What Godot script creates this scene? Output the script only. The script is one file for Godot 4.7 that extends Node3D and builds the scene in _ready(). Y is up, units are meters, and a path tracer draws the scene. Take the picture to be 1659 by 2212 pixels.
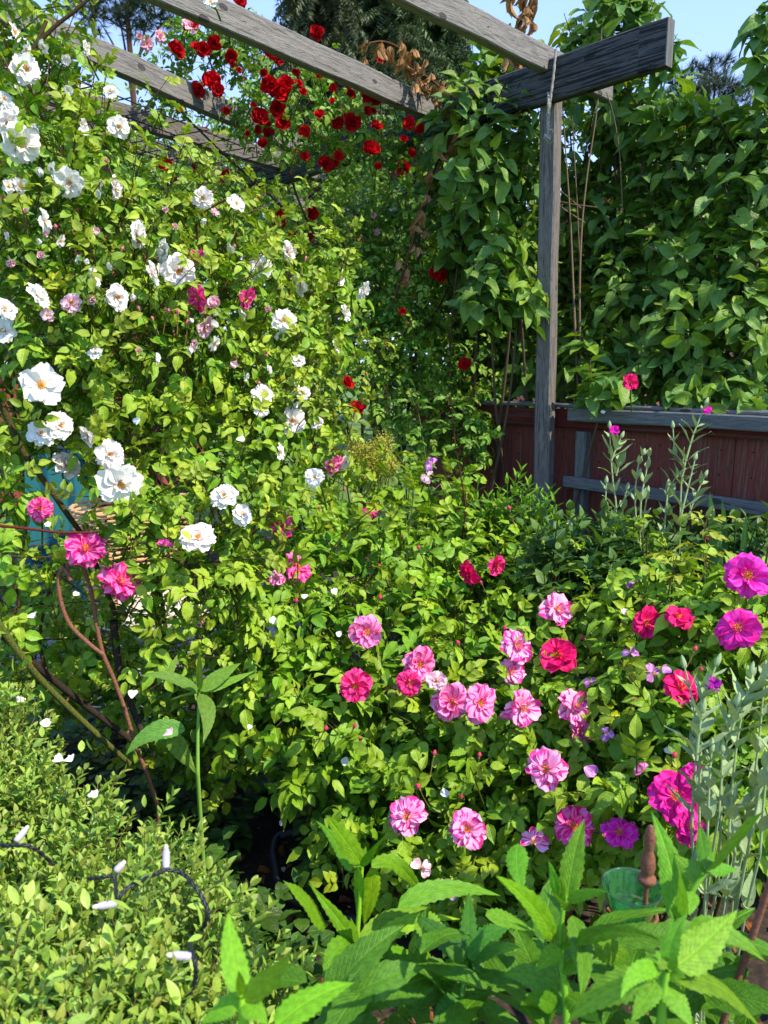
extends Node3D
# A sunny cottage garden: roses under a weathered pergola, a lilac hedge behind a red fence.

const EYE := 1.5
const PITCH := 11.0
const FOC := 1661.0          # focal length for a picture 1659 wide

var rng := RandomNumberGenerator.new()
var mats := {}
var used := {}
var cam_pos := Vector3(0, EYE, 0)
var sun_dir := Vector3(0.85 * 0.64, 0.77, 0.5 * 0.64).normalized()

# ------------------------------------------------------------------ mesh builder
class MB:
	var v := PackedVector3Array()
	var n := PackedVector3Array()
	var uv := PackedVector2Array()
	var c := PackedColorArray()
	var ix := PackedInt32Array()

	func grid(pts: PackedVector3Array, rows: int, cols: int, col: Color, uvs := PackedVector2Array(), cols_rows := []) -> void:
		var base := v.size()
		var nn := PackedVector3Array()
		nn.resize(pts.size())
		for i in rows - 1:
			for j in cols - 1:
				var a := i * cols + j
				var b := a + 1
				var d := a + cols
				var e := d + 1
				var f1 := (pts[b] - pts[a]).cross(pts[e] - pts[a])
				var f2 := (pts[e] - pts[a]).cross(pts[d] - pts[a])
				nn[a] += f1 + f2
				nn[b] += f1
				nn[e] += f1 + f2
				nn[d] += f2
				ix.append_array([base + a, base + e, base + b, base + a, base + d, base + e])
		for k in pts.size():
			v.append(pts[k])
			var q := nn[k]
			n.append(q.normalized() if q.length_squared() > 1e-20 else Vector3.UP)
			uv.append(uvs[k] if uvs.size() else Vector2(float(k % cols) / (cols - 1), float(k / cols) / (rows - 1)))
			c.append(col if cols_rows.is_empty() else cols_rows[k])

	func tube(p: PackedVector3Array, r: PackedFloat32Array, sides: int, col: Color, cap := false) -> void:
		var pts := PackedVector3Array()
		var uvs := PackedVector2Array()
		var ref := Vector3(0.31, 0.2, 0.93)
		var run := 0.0
		for i in p.size():
			var t: Vector3
			if i == 0: t = p[1] - p[0]
			elif i == p.size() - 1: t = p[i] - p[i - 1]
			else: t = p[i + 1] - p[i - 1]
			t = t.normalized()
			var s := ref.cross(t)
			if s.length() < 0.05: s = Vector3(1, 0.1, 0).cross(t)
			s = s.normalized()
			ref = t.cross(s)
			if i > 0: run += p[i].distance_to(p[i - 1])
			for k in sides + 1:
				var a := TAU * k / sides
				pts.append(p[i] + (s * cos(a) + ref * sin(a)) * r[i])
				uvs.append(Vector2(float(k) / sides, run * 8.0))
		var start := n.size()
		grid(pts, p.size(), sides + 1, col, uvs)
		for i in p.size():
			for k in [0, sides]:
				n[start + i * (sides + 1) + k] = (pts[i * (sides + 1)] - p[i]).normalized() if r[i] > 1e-6 else Vector3.UP
		if cap:
			for e in [0, p.size() - 1]:
				fan(p[e], pts.slice(e * (sides + 1), (e + 1) * (sides + 1)), col, e == 0)

	func fan(mid: Vector3, ring: PackedVector3Array, col: Color, flip := false) -> void:
		var base := v.size()
		var f := (ring[1] - mid).cross(ring[2] - mid).normalized()
		if flip: f = -f
		v.append(mid); n.append(f); uv.append(Vector2(0.5, 0.5)); c.append(col)
		for k in ring.size():
			v.append(ring[k]); n.append(f)
			uv.append(Vector2(0.5, 0.5) + Vector2(cos(TAU * k / (ring.size() - 1)), sin(TAU * k / (ring.size() - 1))) * 0.4); c.append(col)
		for k in ring.size() - 1:
			if flip: ix.append_array([base, base + 1 + k, base + 2 + k])
			else: ix.append_array([base, base + 2 + k, base + 1 + k])

	func tri(a: Vector3, b: Vector3, d: Vector3, col: Color) -> void:
		var base := v.size()
		var f := (b - a).cross(d - a).normalized()
		for q in [a, b, d]:
			v.append(q); n.append(f); uv.append(Vector2(0.5, 0.5)); c.append(col)
		ix.append_array([base, base + 2, base + 1])

	func quad(a: Vector3, b: Vector3, d: Vector3, e: Vector3, col: Color, ua := Vector2(0, 0), ub := Vector2(1, 0), ud := Vector2(1, 1), ue := Vector2(0, 1)) -> void:
		var base := v.size()
		var f := (b - a).cross(d - a).normalized()
		v.append_array([a, b, d, e]); n.append_array([f, f, f, f]); uv.append_array([ua, ub, ud, ue]); c.append_array([col, col, col, col])
		ix.append_array([base, base + 2, base + 1, base, base + 3, base + 2])

	# a beam with chamfered long edges: w across (side), h up
	func beam(a: Vector3, b: Vector3, w: float, h: float, up: Vector3, col := Color.WHITE, ch := 0.004, uo := 0.0, jit := 0.0) -> void:
		var t := (b - a).normalized()
		var s := t.cross(up).normalized()
		var u := s.cross(t).normalized()
		var L := a.distance_to(b)
		var prof := [Vector2(-w / 2 + ch, -h / 2), Vector2(w / 2 - ch, -h / 2), Vector2(w / 2, -h / 2 + ch), Vector2(w / 2, h / 2 - ch), Vector2(w / 2 - ch, h / 2), Vector2(-w / 2 + ch, h / 2), Vector2(-w / 2, h / 2 - ch), Vector2(-w / 2, -h / 2 + ch)]
		var segs: int = maxi(1, int(L / 0.12)) if jit > 0.0 else 1
		var off := []
		for i in segs + 1:
			off.append(Vector2(sin(i * 1.7 + uo * 31.0) + sin(i * 0.61 + uo * 7.0), cos(i * 1.3 + uo * 17.0)) * jit)
		var around := 0.0
		for k in 8:
			var p: Vector2 = prof[k]
			var q: Vector2 = prof[(k + 1) % 8]
			var d := p.distance_to(q)
			for i in segs:
				var o0: Vector2 = off[i]
				var o1: Vector2 = off[i + 1]
				var x0 := a + t * (L * i / segs)
				var x1 := a + t * (L * (i + 1) / segs)
				var f0 := float(i) / segs * L
				var f1 := float(i + 1) / segs * L
				quad(x0 + s * (p.x + o0.x) + u * (p.y + o0.y), x1 + s * (p.x + o1.x) + u * (p.y + o1.y), x1 + s * (q.x + o1.x) + u * (q.y + o1.y), x0 + s * (q.x + o0.x) + u * (q.y + o0.y), col,
					Vector2(around + uo, f0 + uo * 3.0), Vector2(around + uo, f1 + uo * 3.0), Vector2(around + d + uo, f1 + uo * 3.0), Vector2(around + d + uo, f0 + uo * 3.0))
			around += d
		for e in 2:
			var o: Vector2 = off[0] if e == 0 else off[segs]
			var base := v.size()
			for p: Vector2 in prof:
				v.append((a if e == 0 else b) + s * (p.x + o.x) + u * (p.y + o.y)); n.append(-t if e == 0 else t); uv.append(Vector2(p.x + uo, p.y * 0.15 + uo)); c.append(col)
			for k in range(1, 7):
				if e == 0: ix.append_array([base, base + k + 1, base + k])
				else: ix.append_array([base, base + k, base + k + 1])

	func box(mid: Vector3, size: Vector3, col := Color.WHITE) -> void:
		beam(mid - Vector3(0, 0, size.z / 2), mid + Vector3(0, 0, size.z / 2), size.x, size.y, Vector3.UP, col, minf(0.003, minf(size.x, size.y) * 0.2))

	func lathe(at: Transform3D, prof: PackedVector2Array, sides: int, col: Color) -> void:
		var pts := PackedVector3Array()
		for i in prof.size():
			for k in sides + 1:
				var a := -TAU * k / sides
				pts.append(at * Vector3(prof[i].x * cos(a), prof[i].y, prof[i].x * sin(a)))
		var start := n.size()
		grid(pts, prof.size(), sides + 1, col)
		for i in prof.size():
			var m := (n[start + i * (sides + 1)] + n[start + i * (sides + 1) + sides])
			if m.length() > 1e-6:
				n[start + i * (sides + 1)] = m.normalized()
				n[start + i * (sides + 1) + sides] = m.normalized()

	func done() -> ArrayMesh:
		var m := ArrayMesh.new()
		var arr := []
		arr.resize(Mesh.ARRAY_MAX)
		arr[Mesh.ARRAY_VERTEX] = v
		arr[Mesh.ARRAY_NORMAL] = n
		arr[Mesh.ARRAY_TEX_UV] = uv
		arr[Mesh.ARRAY_COLOR] = c
		arr[Mesh.ARRAY_INDEX] = ix
		m.add_surface_from_arrays(Mesh.PRIMITIVE_TRIANGLES, arr)
		return m

# ------------------------------------------------------------------ small helpers
func R(a: float, b: float) -> float:
	return rng.randf_range(a, b)

func RV() -> Vector3:
	while true:
		var q := Vector3(R(-1, 1), R(-1, 1), R(-1, 1))
		if q.length() < 1.0 and q.length() > 0.05: return q.normalized()
	return Vector3.UP

# a point of the garden seen at (px, py) of a picture 1659 wide, d metres ahead of the lens plane
func P(px: float, py: float, d: float) -> Vector3:
	var q := Vector3((px - 829.5) / FOC * d, -(py - 1106.0) / FOC * d, -d)
	return cam_pos + q.rotated(Vector3.RIGHT, deg_to_rad(-PITCH))

func lin(r: float, g: float, b: float) -> Color:
	return Color(r / 255.0, g / 255.0, b / 255.0).srgb_to_linear()

func numbered(called: String) -> String:
	used[called] = used.get(called, 0) + 1
	return called if used[called] == 1 else "%s_%03d" % [called, used[called] - 1]

func tag(o: Node3D, label := "", category := "", group := "", kind := "") -> Node3D:
	if label: o.set_meta("label", label)
	if category: o.set_meta("category", category)
	if group: o.set_meta("group", group)
	if kind: o.set_meta("kind", kind)
	return o

func base(called: String, at: Vector3, label: String, category: String, group := "") -> Node3D:
	var o := Node3D.new()
	o.name = numbered(called)
	add_child(o)
	o.position = at
	tag(o, label, category, group)
	return o

func put(called: String, mesh: Mesh, m: Material, parent: Node3D = null, xf := Transform3D()) -> MeshInstance3D:
	var o := MeshInstance3D.new()
	o.mesh = mesh
	o.material_override = m
	o.transform = xf
	if parent == null:
		o.name = numbered(called)
		add_child(o)
	else:
		o.name = called
		parent.add_child(o, true)
	return o

# a mesh given in world coordinates under a thing that stands elsewhere
func putw(called: String, mb: MB, m: Material, parent: Node3D) -> MeshInstance3D:
	var top := parent
	var inv := Transform3D()
	while top != self:
		inv = inv * top.transform.affine_inverse()
		top = top.get_parent()
	return put(called, mb.done(), m, parent, inv)

func multi(called: String, mesh: Mesh, m: Material, xfs: Array, cols: Array, parent: Node3D = null) -> MultiMeshInstance3D:
	var mm := MultiMesh.new()
	mm.transform_format = MultiMesh.TRANSFORM_3D
	mm.use_colors = true
	mm.mesh = mesh
	mm.instance_count = xfs.size()
	var off := parent.position if parent else Vector3.ZERO
	for i in xfs.size():
		var t: Transform3D = xfs[i]
		t.origin -= off
		mm.set_instance_transform(i, t)
		mm.set_instance_color(i, cols[i])
	var o := MultiMeshInstance3D.new()
	o.multimesh = mm
	o.material_override = m
	if parent == null:
		o.name = numbered(called)
		add_child(o)
	else:
		o.name = called
		parent.add_child(o, true)
	o.set_meta("kind", "stuff")
	return o

func aim(at: Vector3, y: Vector3, zhint: Vector3, s := 1.0) -> Transform3D:
	y = y.normalized()
	var x := y.cross(zhint)
	if x.length() < 0.02: x = y.cross(Vector3(0.6, 0.3, 0.7))
	x = x.normalized()
	return Transform3D(Basis(x, y, x.cross(y)).scaled(Vector3(s, s, s)), at)

func smooth(p: PackedVector3Array, per := 5) -> PackedVector3Array:
	var cu := PackedVector3Array()
	for i in p.size() - 1:
		var p0 := p[maxi(i - 1, 0)]
		var p3 := p[mini(i + 2, p.size() - 1)]
		for k in per:
			cu.append(p[i].cubic_interpolate(p[i + 1], p0, p3, float(k) / per))
	cu.append(p[p.size() - 1])
	return cu

func radii(n: int, a: float, b: float) -> PackedFloat32Array:
	var r := PackedFloat32Array()
	for i in n: r.append(lerpf(a, b, float(i) / maxi(n - 1, 1)))
	return r

func path(list: Array, d0: float, d1: float) -> PackedVector3Array:
	var p := PackedVector3Array()
	for i in list.size(): p.append(P(list[i][0], list[i][1], lerpf(d0, d1, float(i) / (list.size() - 1))))
	return p

# ------------------------------------------------------------------ textures and materials
func tex(im: Image) -> ImageTexture:
	return ImageTexture.create_from_image(im)

func noise(freq: float, s := 1, oct := 4) -> FastNoiseLite:
	var f := FastNoiseLite.new()
	f.seed = s
	f.frequency = freq
	f.fractal_octaves = oct
	return f

# leaf print: midrib, side veins and a little mottle
func leaf_tex(w: int, h: int, veins: int, s: int, vein := 0.16, blotch := 0.10) -> Array:
	var im := Image.create(w, h, false, Image.FORMAT_RGB8)
	var hm := Image.create(w, h, false, Image.FORMAT_RGB8)
	var nz := noise(0.035, s)
	var fine := noise(0.16, s + 5, 2)
	for y in h:
		var t := float(y) / h
		for x in w:
			var u: float = absf(float(x) / w - 0.5) * 2.0
			var mid := exp(-pow(u / 0.055, 2.0))
			var ph := (t - u * 0.28) * veins
			var fr: float = absf(ph - roundf(ph))
			var side := exp(-pow(fr / 0.10, 2.0)) * (1.0 - u * 0.55)
			var vv: float = maxf(mid, side * 0.55)
			var k := 0.90 + nz.get_noise_2d(x, y) * blotch + fine.get_noise_2d(x, y) * 0.06
			im.set_pixel(x, y, Color(clampf(k + vv * vein * 1.2, 0, 1), clampf(k + vv * vein, 0, 1), clampf(k + vv * vein * 0.6, 0, 1)))
			var hh := 0.75 - vv * 0.6 + fine.get_noise_2d(x, y) * 0.12 + nz.get_noise_2d(x * 2, y * 2) * 0.1
			hm.set_pixel(x, y, Color(hh, hh, hh))
	hm.bump_map_to_normal_map(3.0)
	return [tex(im), tex(hm)]

func leaf_mat(called: String, t: Array, rough: float, back: float, spec := 0.5, ns := 0.6) -> StandardMaterial3D:
	var m := StandardMaterial3D.new()
	m.resource_name = called
	m.vertex_color_use_as_albedo = true
	m.albedo_texture = t[0]
	m.normal_enabled = true
	m.normal_texture = t[1]
	m.normal_scale = ns
	m.roughness = rough
	m.metallic_specular = spec
	m.backlight_enabled = true
	m.backlight = Color(back, back * 1.0, back * 0.35).linear_to_srgb()
	m.cull_mode = BaseMaterial3D.CULL_DISABLED
	mats[called] = m
	return m

func plain(called: String, col: Color, rough: float, spec := 0.5, metal := 0.0) -> StandardMaterial3D:
	var m := StandardMaterial3D.new()
	m.resource_name = called
	m.albedo_color = col
	m.roughness = rough
	m.metallic = metal
	m.metallic_specular = spec
	m.vertex_color_use_as_albedo = true
	m.cull_mode = BaseMaterial3D.CULL_DISABLED
	mats[called] = m
	return m

# weathered timber: grain runs along v; colours are sRGB
func wood_mat(called: String, c0: Color, c1: Color, c2: Color, s: int, patch := 0.0, patch_col := Color.BLACK, knots := 5) -> StandardMaterial3D:
	var w := 256
	var h := 1024
	var im := Image.create(w, h, false, Image.FORMAT_RGB8)
	var hm := Image.create(w, h, false, Image.FORMAT_RGB8)
	var a := noise(0.02, s)
	var b := noise(0.11, s + 1, 3)
	var e := noise(0.010, s + 2, 4)
	var pn := noise(0.022, s + 3, 5)
	var r := RandomNumberGenerator.new()
	r.seed = s * 77
	var ks := []
	for k in knots: ks.append([r.randf() * w, r.randf() * h, r.randf_range(6, 13)])
	for y in h:
		for x in w:
			var xx := float(x)
			var dark := 0.0
			for k in ks:
				var dx: float = x - k[0]
				var dy: float = (y - k[1]) * 0.55
				var dd := sqrt(dx * dx + dy * dy)
				xx += 9.0 * signf(dx) * exp(-dd / (k[2] * 1.6)) * exp(-absf(dx) / 14.0)
				if dd < k[2]: dark = maxf(dark, 0.35 + 0.45 * absf(sin(dd * 1.1)))
			var warp := e.get_noise_2d(xx * 1.5, y * 0.35) * 26.0
			var g := a.get_noise_2d((xx + warp) * 3.2, y * 0.10) * 0.5 + 0.5
			var f := b.get_noise_2d((xx + warp * 0.4) * 4.5, y * 0.12) * 0.5 + 0.5
			var col := c0.lerp(c1, clampf(g * 1.3 - 0.1, 0, 1)).lerp(c2, clampf((f - 0.60) * 3.0, 0, 0.85))
			col = col.lerp(c2 * 0.7, dark)
			if patch > 0.0:
				var p := pn.get_noise_2d(xx * 3.4, y * 0.11) + f * 0.35 - 0.2
				col = col.lerp(patch_col, clampf((p + patch - 0.35) * 5.0, 0, 0.85))
			im.set_pixel(x, y, col)
			var hh := clampf(0.6 + (g - 0.5) * 0.5 - clampf((f - 0.58) * 3.0, 0, 1) * 0.5 - dark * 0.2, 0, 1)
			hm.set_pixel(x, y, Color(hh, hh, hh))
	hm.bump_map_to_normal_map(4.0)
	var m := StandardMaterial3D.new()
	m.resource_name = called
	m.albedo_texture = tex(im)
	m.normal_enabled = true
	m.normal_texture = tex(hm)
	m.normal_scale = 0.9
	m.roughness = 0.85
	m.metallic_specular = 0.3
	m.uv1_scale = Vector3(4.0, 1.0, 1.0)
	m.vertex_color_use_as_albedo = true
	mats[called] = m
	return m

# petal print: v runs from claw to tip
func petal_tex(called: String, pale: Color, deep: Color, claw: Color, stripe: float, s: int, rough := 0.6, back := 0.35) -> StandardMaterial3D:
	var im := Image.create(96, 96, false, Image.FORMAT_RGB8)
	var a := noise(0.045, s, 3)
	var b := noise(0.12, s + 3, 2)
	for y in 96:
		var t := y / 95.0
		for x in 96:
			var u := (x / 95.0 - 0.5)
			var spread := u * (1.25 - 0.45 * t) * 96.0
			var g := a.get_noise_2d(spread * 0.85, y * 0.16 + s * 40.0) + 0.25 * b.get_noise_2d(spread * 2.0, y * 0.2)
			var k := clampf(g * 3.2 + stripe, 0, 1)
			var col := pale.lerp(deep, k)
			var fine := b.get_noise_2d(spread * 3.0, y * 0.3) * 0.06
			col = Color(clampf(col.r + fine, 0, 1), clampf(col.g + fine, 0, 1), clampf(col.b + fine, 0, 1))
			col = col.lerp(claw, clampf(1.0 - t / 0.26, 0, 1) * 0.9)
			im.set_pixel(x, y, col)
	var m := StandardMaterial3D.new()
	m.resource_name = called
	m.albedo_texture = tex(im)
	m.roughness = rough
	m.metallic_specular = 0.3
	m.backlight_enabled = true
	m.backlight = Color(back, back, back).linear_to_srgb()
	m.cull_mode = BaseMaterial3D.CULL_DISABLED
	mats[called] = m
	return m

# ------------------------------------------------------------------ leaves
func prof(kind: String, t: float) -> float:
	match kind:
		"oval": return pow(maxf(0.0, sin(PI * pow(t, 0.76))), lerpf(0.55, 1.25, t))
		"privet": return pow(maxf(0.0, sin(PI * pow(t, 0.9))), 0.85)
		"round": return pow(maxf(0.0, sin(PI * pow(t, 0.88))), 0.55)
		"lance": return pow(maxf(0.0, sin(PI * pow(t, 0.62))), 0.95)
		"heart": return 2.0 * pow(t + 0.015, 0.33) * pow(maxf(0.0, 1.0 - t), 0.85) * 0.98
		"strap": return (0.75 + 0.25 * sin(PI * t)) * pow(maxf(0.0, 1.0 - pow(t, 5.0)), 0.7)
	return 1.0

func leaf(mb: MB, xf: Transform3D, L: float, W: float, kind: String, seg: int, curl: float, fold: float, wav: float, col: Color, serr := 0.0, half := 2) -> void:
	var pts := PackedVector3Array()
	var uvs := PackedVector2Array()
	var y := 0.0
	var z := 0.0
	var dl := L / seg
	var ph := R(0, 6)
	for i in seg + 1:
		var t := float(i) / seg
		var a := curl * (t - 0.15)
		if i > 0:
			y += dl * cos(a)
			z -= dl * sin(a)
		var w := W * 0.5 * prof(kind, t)
		if serr > 0.0 and i > 0 and i < seg: w *= 1.0 + serr * (1.0 if i % 2 == 0 else -0.6)
		for j in range(-half, half + 1):
			var s := float(j) / half
			var yo := 0.0
			if kind == "heart": yo = -L * 0.13 * absf(s) * maxf(0.0, 1.0 - t * 4.0)
			pts.append(xf * Vector3(s * w * cos(fold), y + yo, z + absf(s) * w * sin(fold) + wav * W * sin(t * 8.0 + s * 2.6 + ph) * absf(s)))
			uvs.append(Vector2(0.5 + s * 0.5 * clampf(w / (W * 0.5), 0.05, 1.0), t))
	mb.grid(pts, seg + 1, half * 2 + 1, col, uvs)

# a blade along a bent line in the world: for the large single leaves
func blade(mb: MB, a: Vector3, m: Vector3, b: Vector3, W: float, up: Vector3, kind: String, seg: int, fold: float, wav: float, col: Color, serr := 0.0) -> void:
	var pts := PackedVector3Array()
	var uvs := PackedVector2Array()
	var ph := R(0, 6)
	for i in seg + 1:
		var t := float(i) / seg
		var p := a * (1 - t) * (1 - t) + m * 2.0 * t * (1 - t) + b * t * t
		var tg := ((m - a) * (1 - t) + (b - m) * t).normalized()
		var x := tg.cross(up).normalized()
		var nn := x.cross(tg)
		var w := W * 0.5 * prof(kind, t)
		if serr > 0.0 and i > 0 and i < seg: w *= 1.0 + serr * (1.0 if i % 2 == 0 else -0.6)
		for j in range(-3, 4):
			var s := j / 3.0
			var ripple := wav * W * (sin(t * 15.0 + s * 2.0 + ph) * 0.6 + sin(t * 7.0 + ph * 2.0)) * absf(s)
			pts.append(p + x * s * w * cos(fold) + nn * (absf(s) * w * sin(fold) + ripple - s * s * w * 0.25))
			uvs.append(Vector2(0.5 + s * 0.5 * clampf(w / (W * 0.5), 0.05, 1.0), t))
	mb.grid(pts, seg + 1, 7, col, uvs)

# a rose's compound leaf: stalk along +Y, leaflets in pairs and one at the end
func rose_leaf(mb: MB, xf: Transform3D, size: float, pairs: int, col: Color, kind := "oval", wide := 0.62, stalk := Color(0.12, 0.14, 0.03), seg := 5, serr := 0.0) -> void:
	var L := size
	var p := PackedVector3Array()
	var droop := R(0.1, 0.5)
	var n := pairs + 1
	for i in 4:
		var t := i / 3.0
		p.append(xf * Vector3(0, L * (0.55 + 0.42 * pairs) * t, -droop * L * t * t))
	mb.tube(p, radii(4, size * 0.022, size * 0.014), 3, stalk)
	for i in n:
		var t := (0.55 + 0.42 * i) / (0.55 + 0.42 * pairs) if pairs > 0 else 1.0
		var at := Vector3(0, L * (0.55 + 0.42 * pairs) * t, -droop * L * t * t)
		var k := col * R(0.88, 1.12)
		if i == pairs:
			leaf(mb, xf * Transform3D(Basis(Vector3.RIGHT, -0.35 - droop), at), L * R(1.0, 1.15), L * wide, kind, seg, R(0.1, 0.9), R(0.18, 0.55), 0.06, k, serr)
		else:
			for s in [-1.0, 1.0]:
				var q := Basis(Vector3(0, 0, 1), -s * R(0.9, 1.25)) * Basis(Vector3.RIGHT, R(-0.4, 0.15))
				leaf(mb, xf * Transform3D(q, at), L * R(0.78, 0.95), L * wide * 0.9, kind, seg, R(0.1, 0.9), R(0.18, 0.55), 0.06, k, serr)

func rose_shoot(size: float, leaves: int, pairs: int, col: Color, young: Color, stem: Color, gap := 1.15) -> ArrayMesh:
	var mb := MB.new()
	var H := size * gap * leaves
	var p := PackedVector3Array()
	var lean := Vector3(R(-0.3, 0.3), 0, R(-0.3, 0.3))
	for i in 6:
		var t := i / 5.0
		p.append(Vector3(0, H * t, 0) + lean * H * t * t)
	mb.tube(p, radii(6, size * 0.05, size * 0.025), 4, stem)
	var phi := R(0, TAU)
	for i in leaves:
		var t := (i + 0.6) / leaves
		var at := Vector3(0, H * t, 0) + lean * H * t * t
		phi += 2.4 + R(-0.3, 0.3)
		var th := lerpf(1.25, 0.55, t) + R(-0.15, 0.15)
		var d := Vector3(sin(th) * cos(phi), cos(th), sin(th) * sin(phi))
		var nn := Vector3(-cos(th) * cos(phi), sin(th), -cos(th) * sin(phi))
		rose_leaf(mb, aim(at, d, nn), size * lerpf(1.0, 0.72, t), pairs, col.lerp(young, t * t), "oval", R(0.55, 0.7), stem.lerp(col, 0.6))
	return mb.done()

# ------------------------------------------------------------------ bush volumes: [px, py, depth, radius in px] -> [centre, radius]
func blobs(list: Array) -> Array:
	var out := []
	for b in list: out.append([P(b[0], b[1], b[2]), b[3] / FOC * b[2], b[4] if b.size() > 4 else 1.0])
	return out

func depth_in(bl: Array, p: Vector3, skip: int) -> float:
	var best := 0.0
	for i in bl.size():
		if i == skip: continue
		var q: float = 1.0 - p.distance_to(bl[i][0]) / bl[i][1]
		if q > best: best = q
	return best

# spots for shoots: [place, outward]
func spots(bl: Array, density: float, inner := 0.5) -> Array:
	var out := []
	for i in bl.size():
		var n := int(density * bl[i][1] * bl[i][1] * bl[i][2]) + 1
		for k in n:
			var d := RV()
			var r := lerpf(inner, 1.0, sqrt(rng.randf()))
			var p: Vector3 = bl[i][0] + d * bl[i][1] * r
			if depth_in(bl, p, i) > 0.62 and rng.randf() < 0.7: continue
			if p.y < 0.03: continue
			out.append([p, d])
	return out

# how far along the sight line through (px, py) the bush's skin lies
func skin(bl: Array, px: float, py: float, fallback: float) -> float:
	var o := cam_pos
	var f := (P(px, py, 1.0) - o)
	var L := f.length()
	f /= L
	var best := 1e9
	for b in bl:
		var oc: Vector3 = o - b[0]
		var bb := oc.dot(f)
		var cc: float = oc.dot(oc) - b[1] * b[1]
		var disc := bb * bb - cc
		if disc > 0.0:
			var t := -bb - sqrt(disc)
			if t > 0.1: best = minf(best, t)
	return best / L if best < 1e8 else fallback

func tint(v: float, warm: float) -> Color:
	var k := R(1.0 - v, 1.0)
	var w := R(-warm, warm)
	return Color(k * (1.0 + w), k, k * (1.0 - w * 0.5))

var blooms := []

# true where a leaf would stand between the lens and the middle of a bloom
func hides_bloom(p: Vector3) -> bool:
	for b in blooms:
		var q: Vector3 = b[0]
		var f := (q - cam_pos).normalized()
		var t := (p - cam_pos).dot(f)
		if t < q.distance_to(cam_pos) + 0.03 and t > q.distance_to(cam_pos) - 0.2:
			if (p - cam_pos - f * t).length() < b[1]: return true
	return false

func foliage(parent: Node3D, shoots: Array, m: Material, sp: Array, len_back: float, up: float, jitter: float, v := 0.35, warm := 0.15, smin := 0.8, smax := 1.15, called := "foliage") -> void:
	var xs := []
	var cs := []
	for s in shoots:
		xs.append([])
		cs.append([])
	for q in sp:
		if hides_bloom(q[0]): continue
		var k := rng.randi() % shoots.size()
		var y: Vector3 = (q[1] * 0.8 + Vector3.UP * up + RV() * jitter + sun_dir * 0.25).normalized()
		xs[k].append(aim(q[0] - y * len_back, y, RV(), R(smin, smax)))
		cs[k].append(tint(v, warm) if rng.randf() > 0.012 else Color(1.35, 1.05, 0.6))
	for k in shoots.size():
		if xs[k].size(): multi(called, shoots[k], m, xs[k], cs[k], parent)

# ------------------------------------------------------------------ flowers
var petals := {}
var stamen_mesh: ArrayMesh
var sparse_stamen: ArrayMesh

func petal(cup: float, curl: float, ruffle: float, wide: float, notch: float) -> ArrayMesh:
	var mb := MB.new()
	petal_into(mb, Transform3D(), cup, curl, ruffle, wide, notch)
	return mb.done()

func petal_into(mb: MB, xf: Transform3D, cup: float, curl: float, ruffle: float, wide: float, notch: float) -> void:
	var pts := PackedVector3Array()
	var uvs := PackedVector2Array()
	var ph := R(0, 6)
	var ph2 := R(0, 6)
	var skew := R(-0.12, 0.12)
	var y := 0.0
	var z := 0.0
	for i in 7:
		var t := i / 6.0
		var a := curl * (t * t) - 0.25 * sin(t * PI) * cup
		if i > 0:
			y += cos(a) / 6.0
			z -= sin(a) / 6.0
		var w := lerpf(0.16, 1.0, sin(minf(t / 0.72, 1.0) * PI / 2))
		if t > 0.72: w *= sqrt(maxf(0.0, 1.0 - pow((t - 0.72) / 0.36, 2.0)))
		w *= wide * 0.5
		for j in 7:
			var s := (j - 3) / 3.0
			var yo := -s * s * 0.16 * t - notch * t * t * maxf(0.0, 1.0 - absf(s) * 2.5) + 0.035 * t * t * sin(s * 7.0 + ph2)
			var zo := cup * s * s * w * 0.9 + ruffle * t * t * (sin(s * 4.2 + ph) * 0.7 + 0.5 * sin(s * 9.0 + ph2))
			pts.append(xf * Vector3(s * w + skew * t * t, y + yo, z + zo))
			uvs.append(Vector2(0.5 + s * 0.5, t))
	mb.grid(pts, 7, 7, Color.WHITE, uvs)

func make_petals() -> void:
	for k in ["flat", "cupped", "ruffled", "inner"]:
		petals[k] = []
		for i in 5:
			match k:
				"flat": petals[k].append(petal(R(0.15, 0.45), R(-0.1, 0.45), R(0.05, 0.10), R(0.82, 0.98), R(0.04, 0.16)))
				"cupped": petals[k].append(petal(R(0.5, 0.9), R(-0.5, 0.2), R(0.03, 0.07), R(0.95, 1.15), R(0.0, 0.08)))
				"ruffled": petals[k].append(petal(R(0.2, 0.6), R(0.0, 0.7), R(0.10, 0.19), R(0.85, 1.05), R(0.04, 0.16)))
				"inner": petals[k].append(petal(R(0.4, 1.0), R(-1.0, 0.4), R(0.08, 0.2), R(0.55, 0.85), R(0.0, 0.18)))
	for pass_ in 2:
		var mb := MB.new()
		var n: int = [46, 26][pass_]
		for i in n:
			var a := i * 2.39996
			var r := sqrt((i + 0.5) / n)
			var th := r * 1.05
			var d := Vector3(sin(th) * cos(a), sin(th) * sin(a), cos(th))
			var L := R(0.19, 0.29)
			mb.tube(PackedVector3Array([d * 0.03, d * L]), PackedFloat32Array([0.006, 0.005]), 3, lin(235, 190, 70))
			var e := d * L
			var o := RV() * 0.022
			mb.tube(PackedVector3Array([e - o, e, e + o]), PackedFloat32Array([0.010, 0.026, 0.010]), 4, lin(240, 165, 30) if rng.randf() < 0.7 else lin(215, 120, 25))
		if pass_ == 0: stamen_mesh = mb.done()
		else: sparse_stamen = mb.done()

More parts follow.
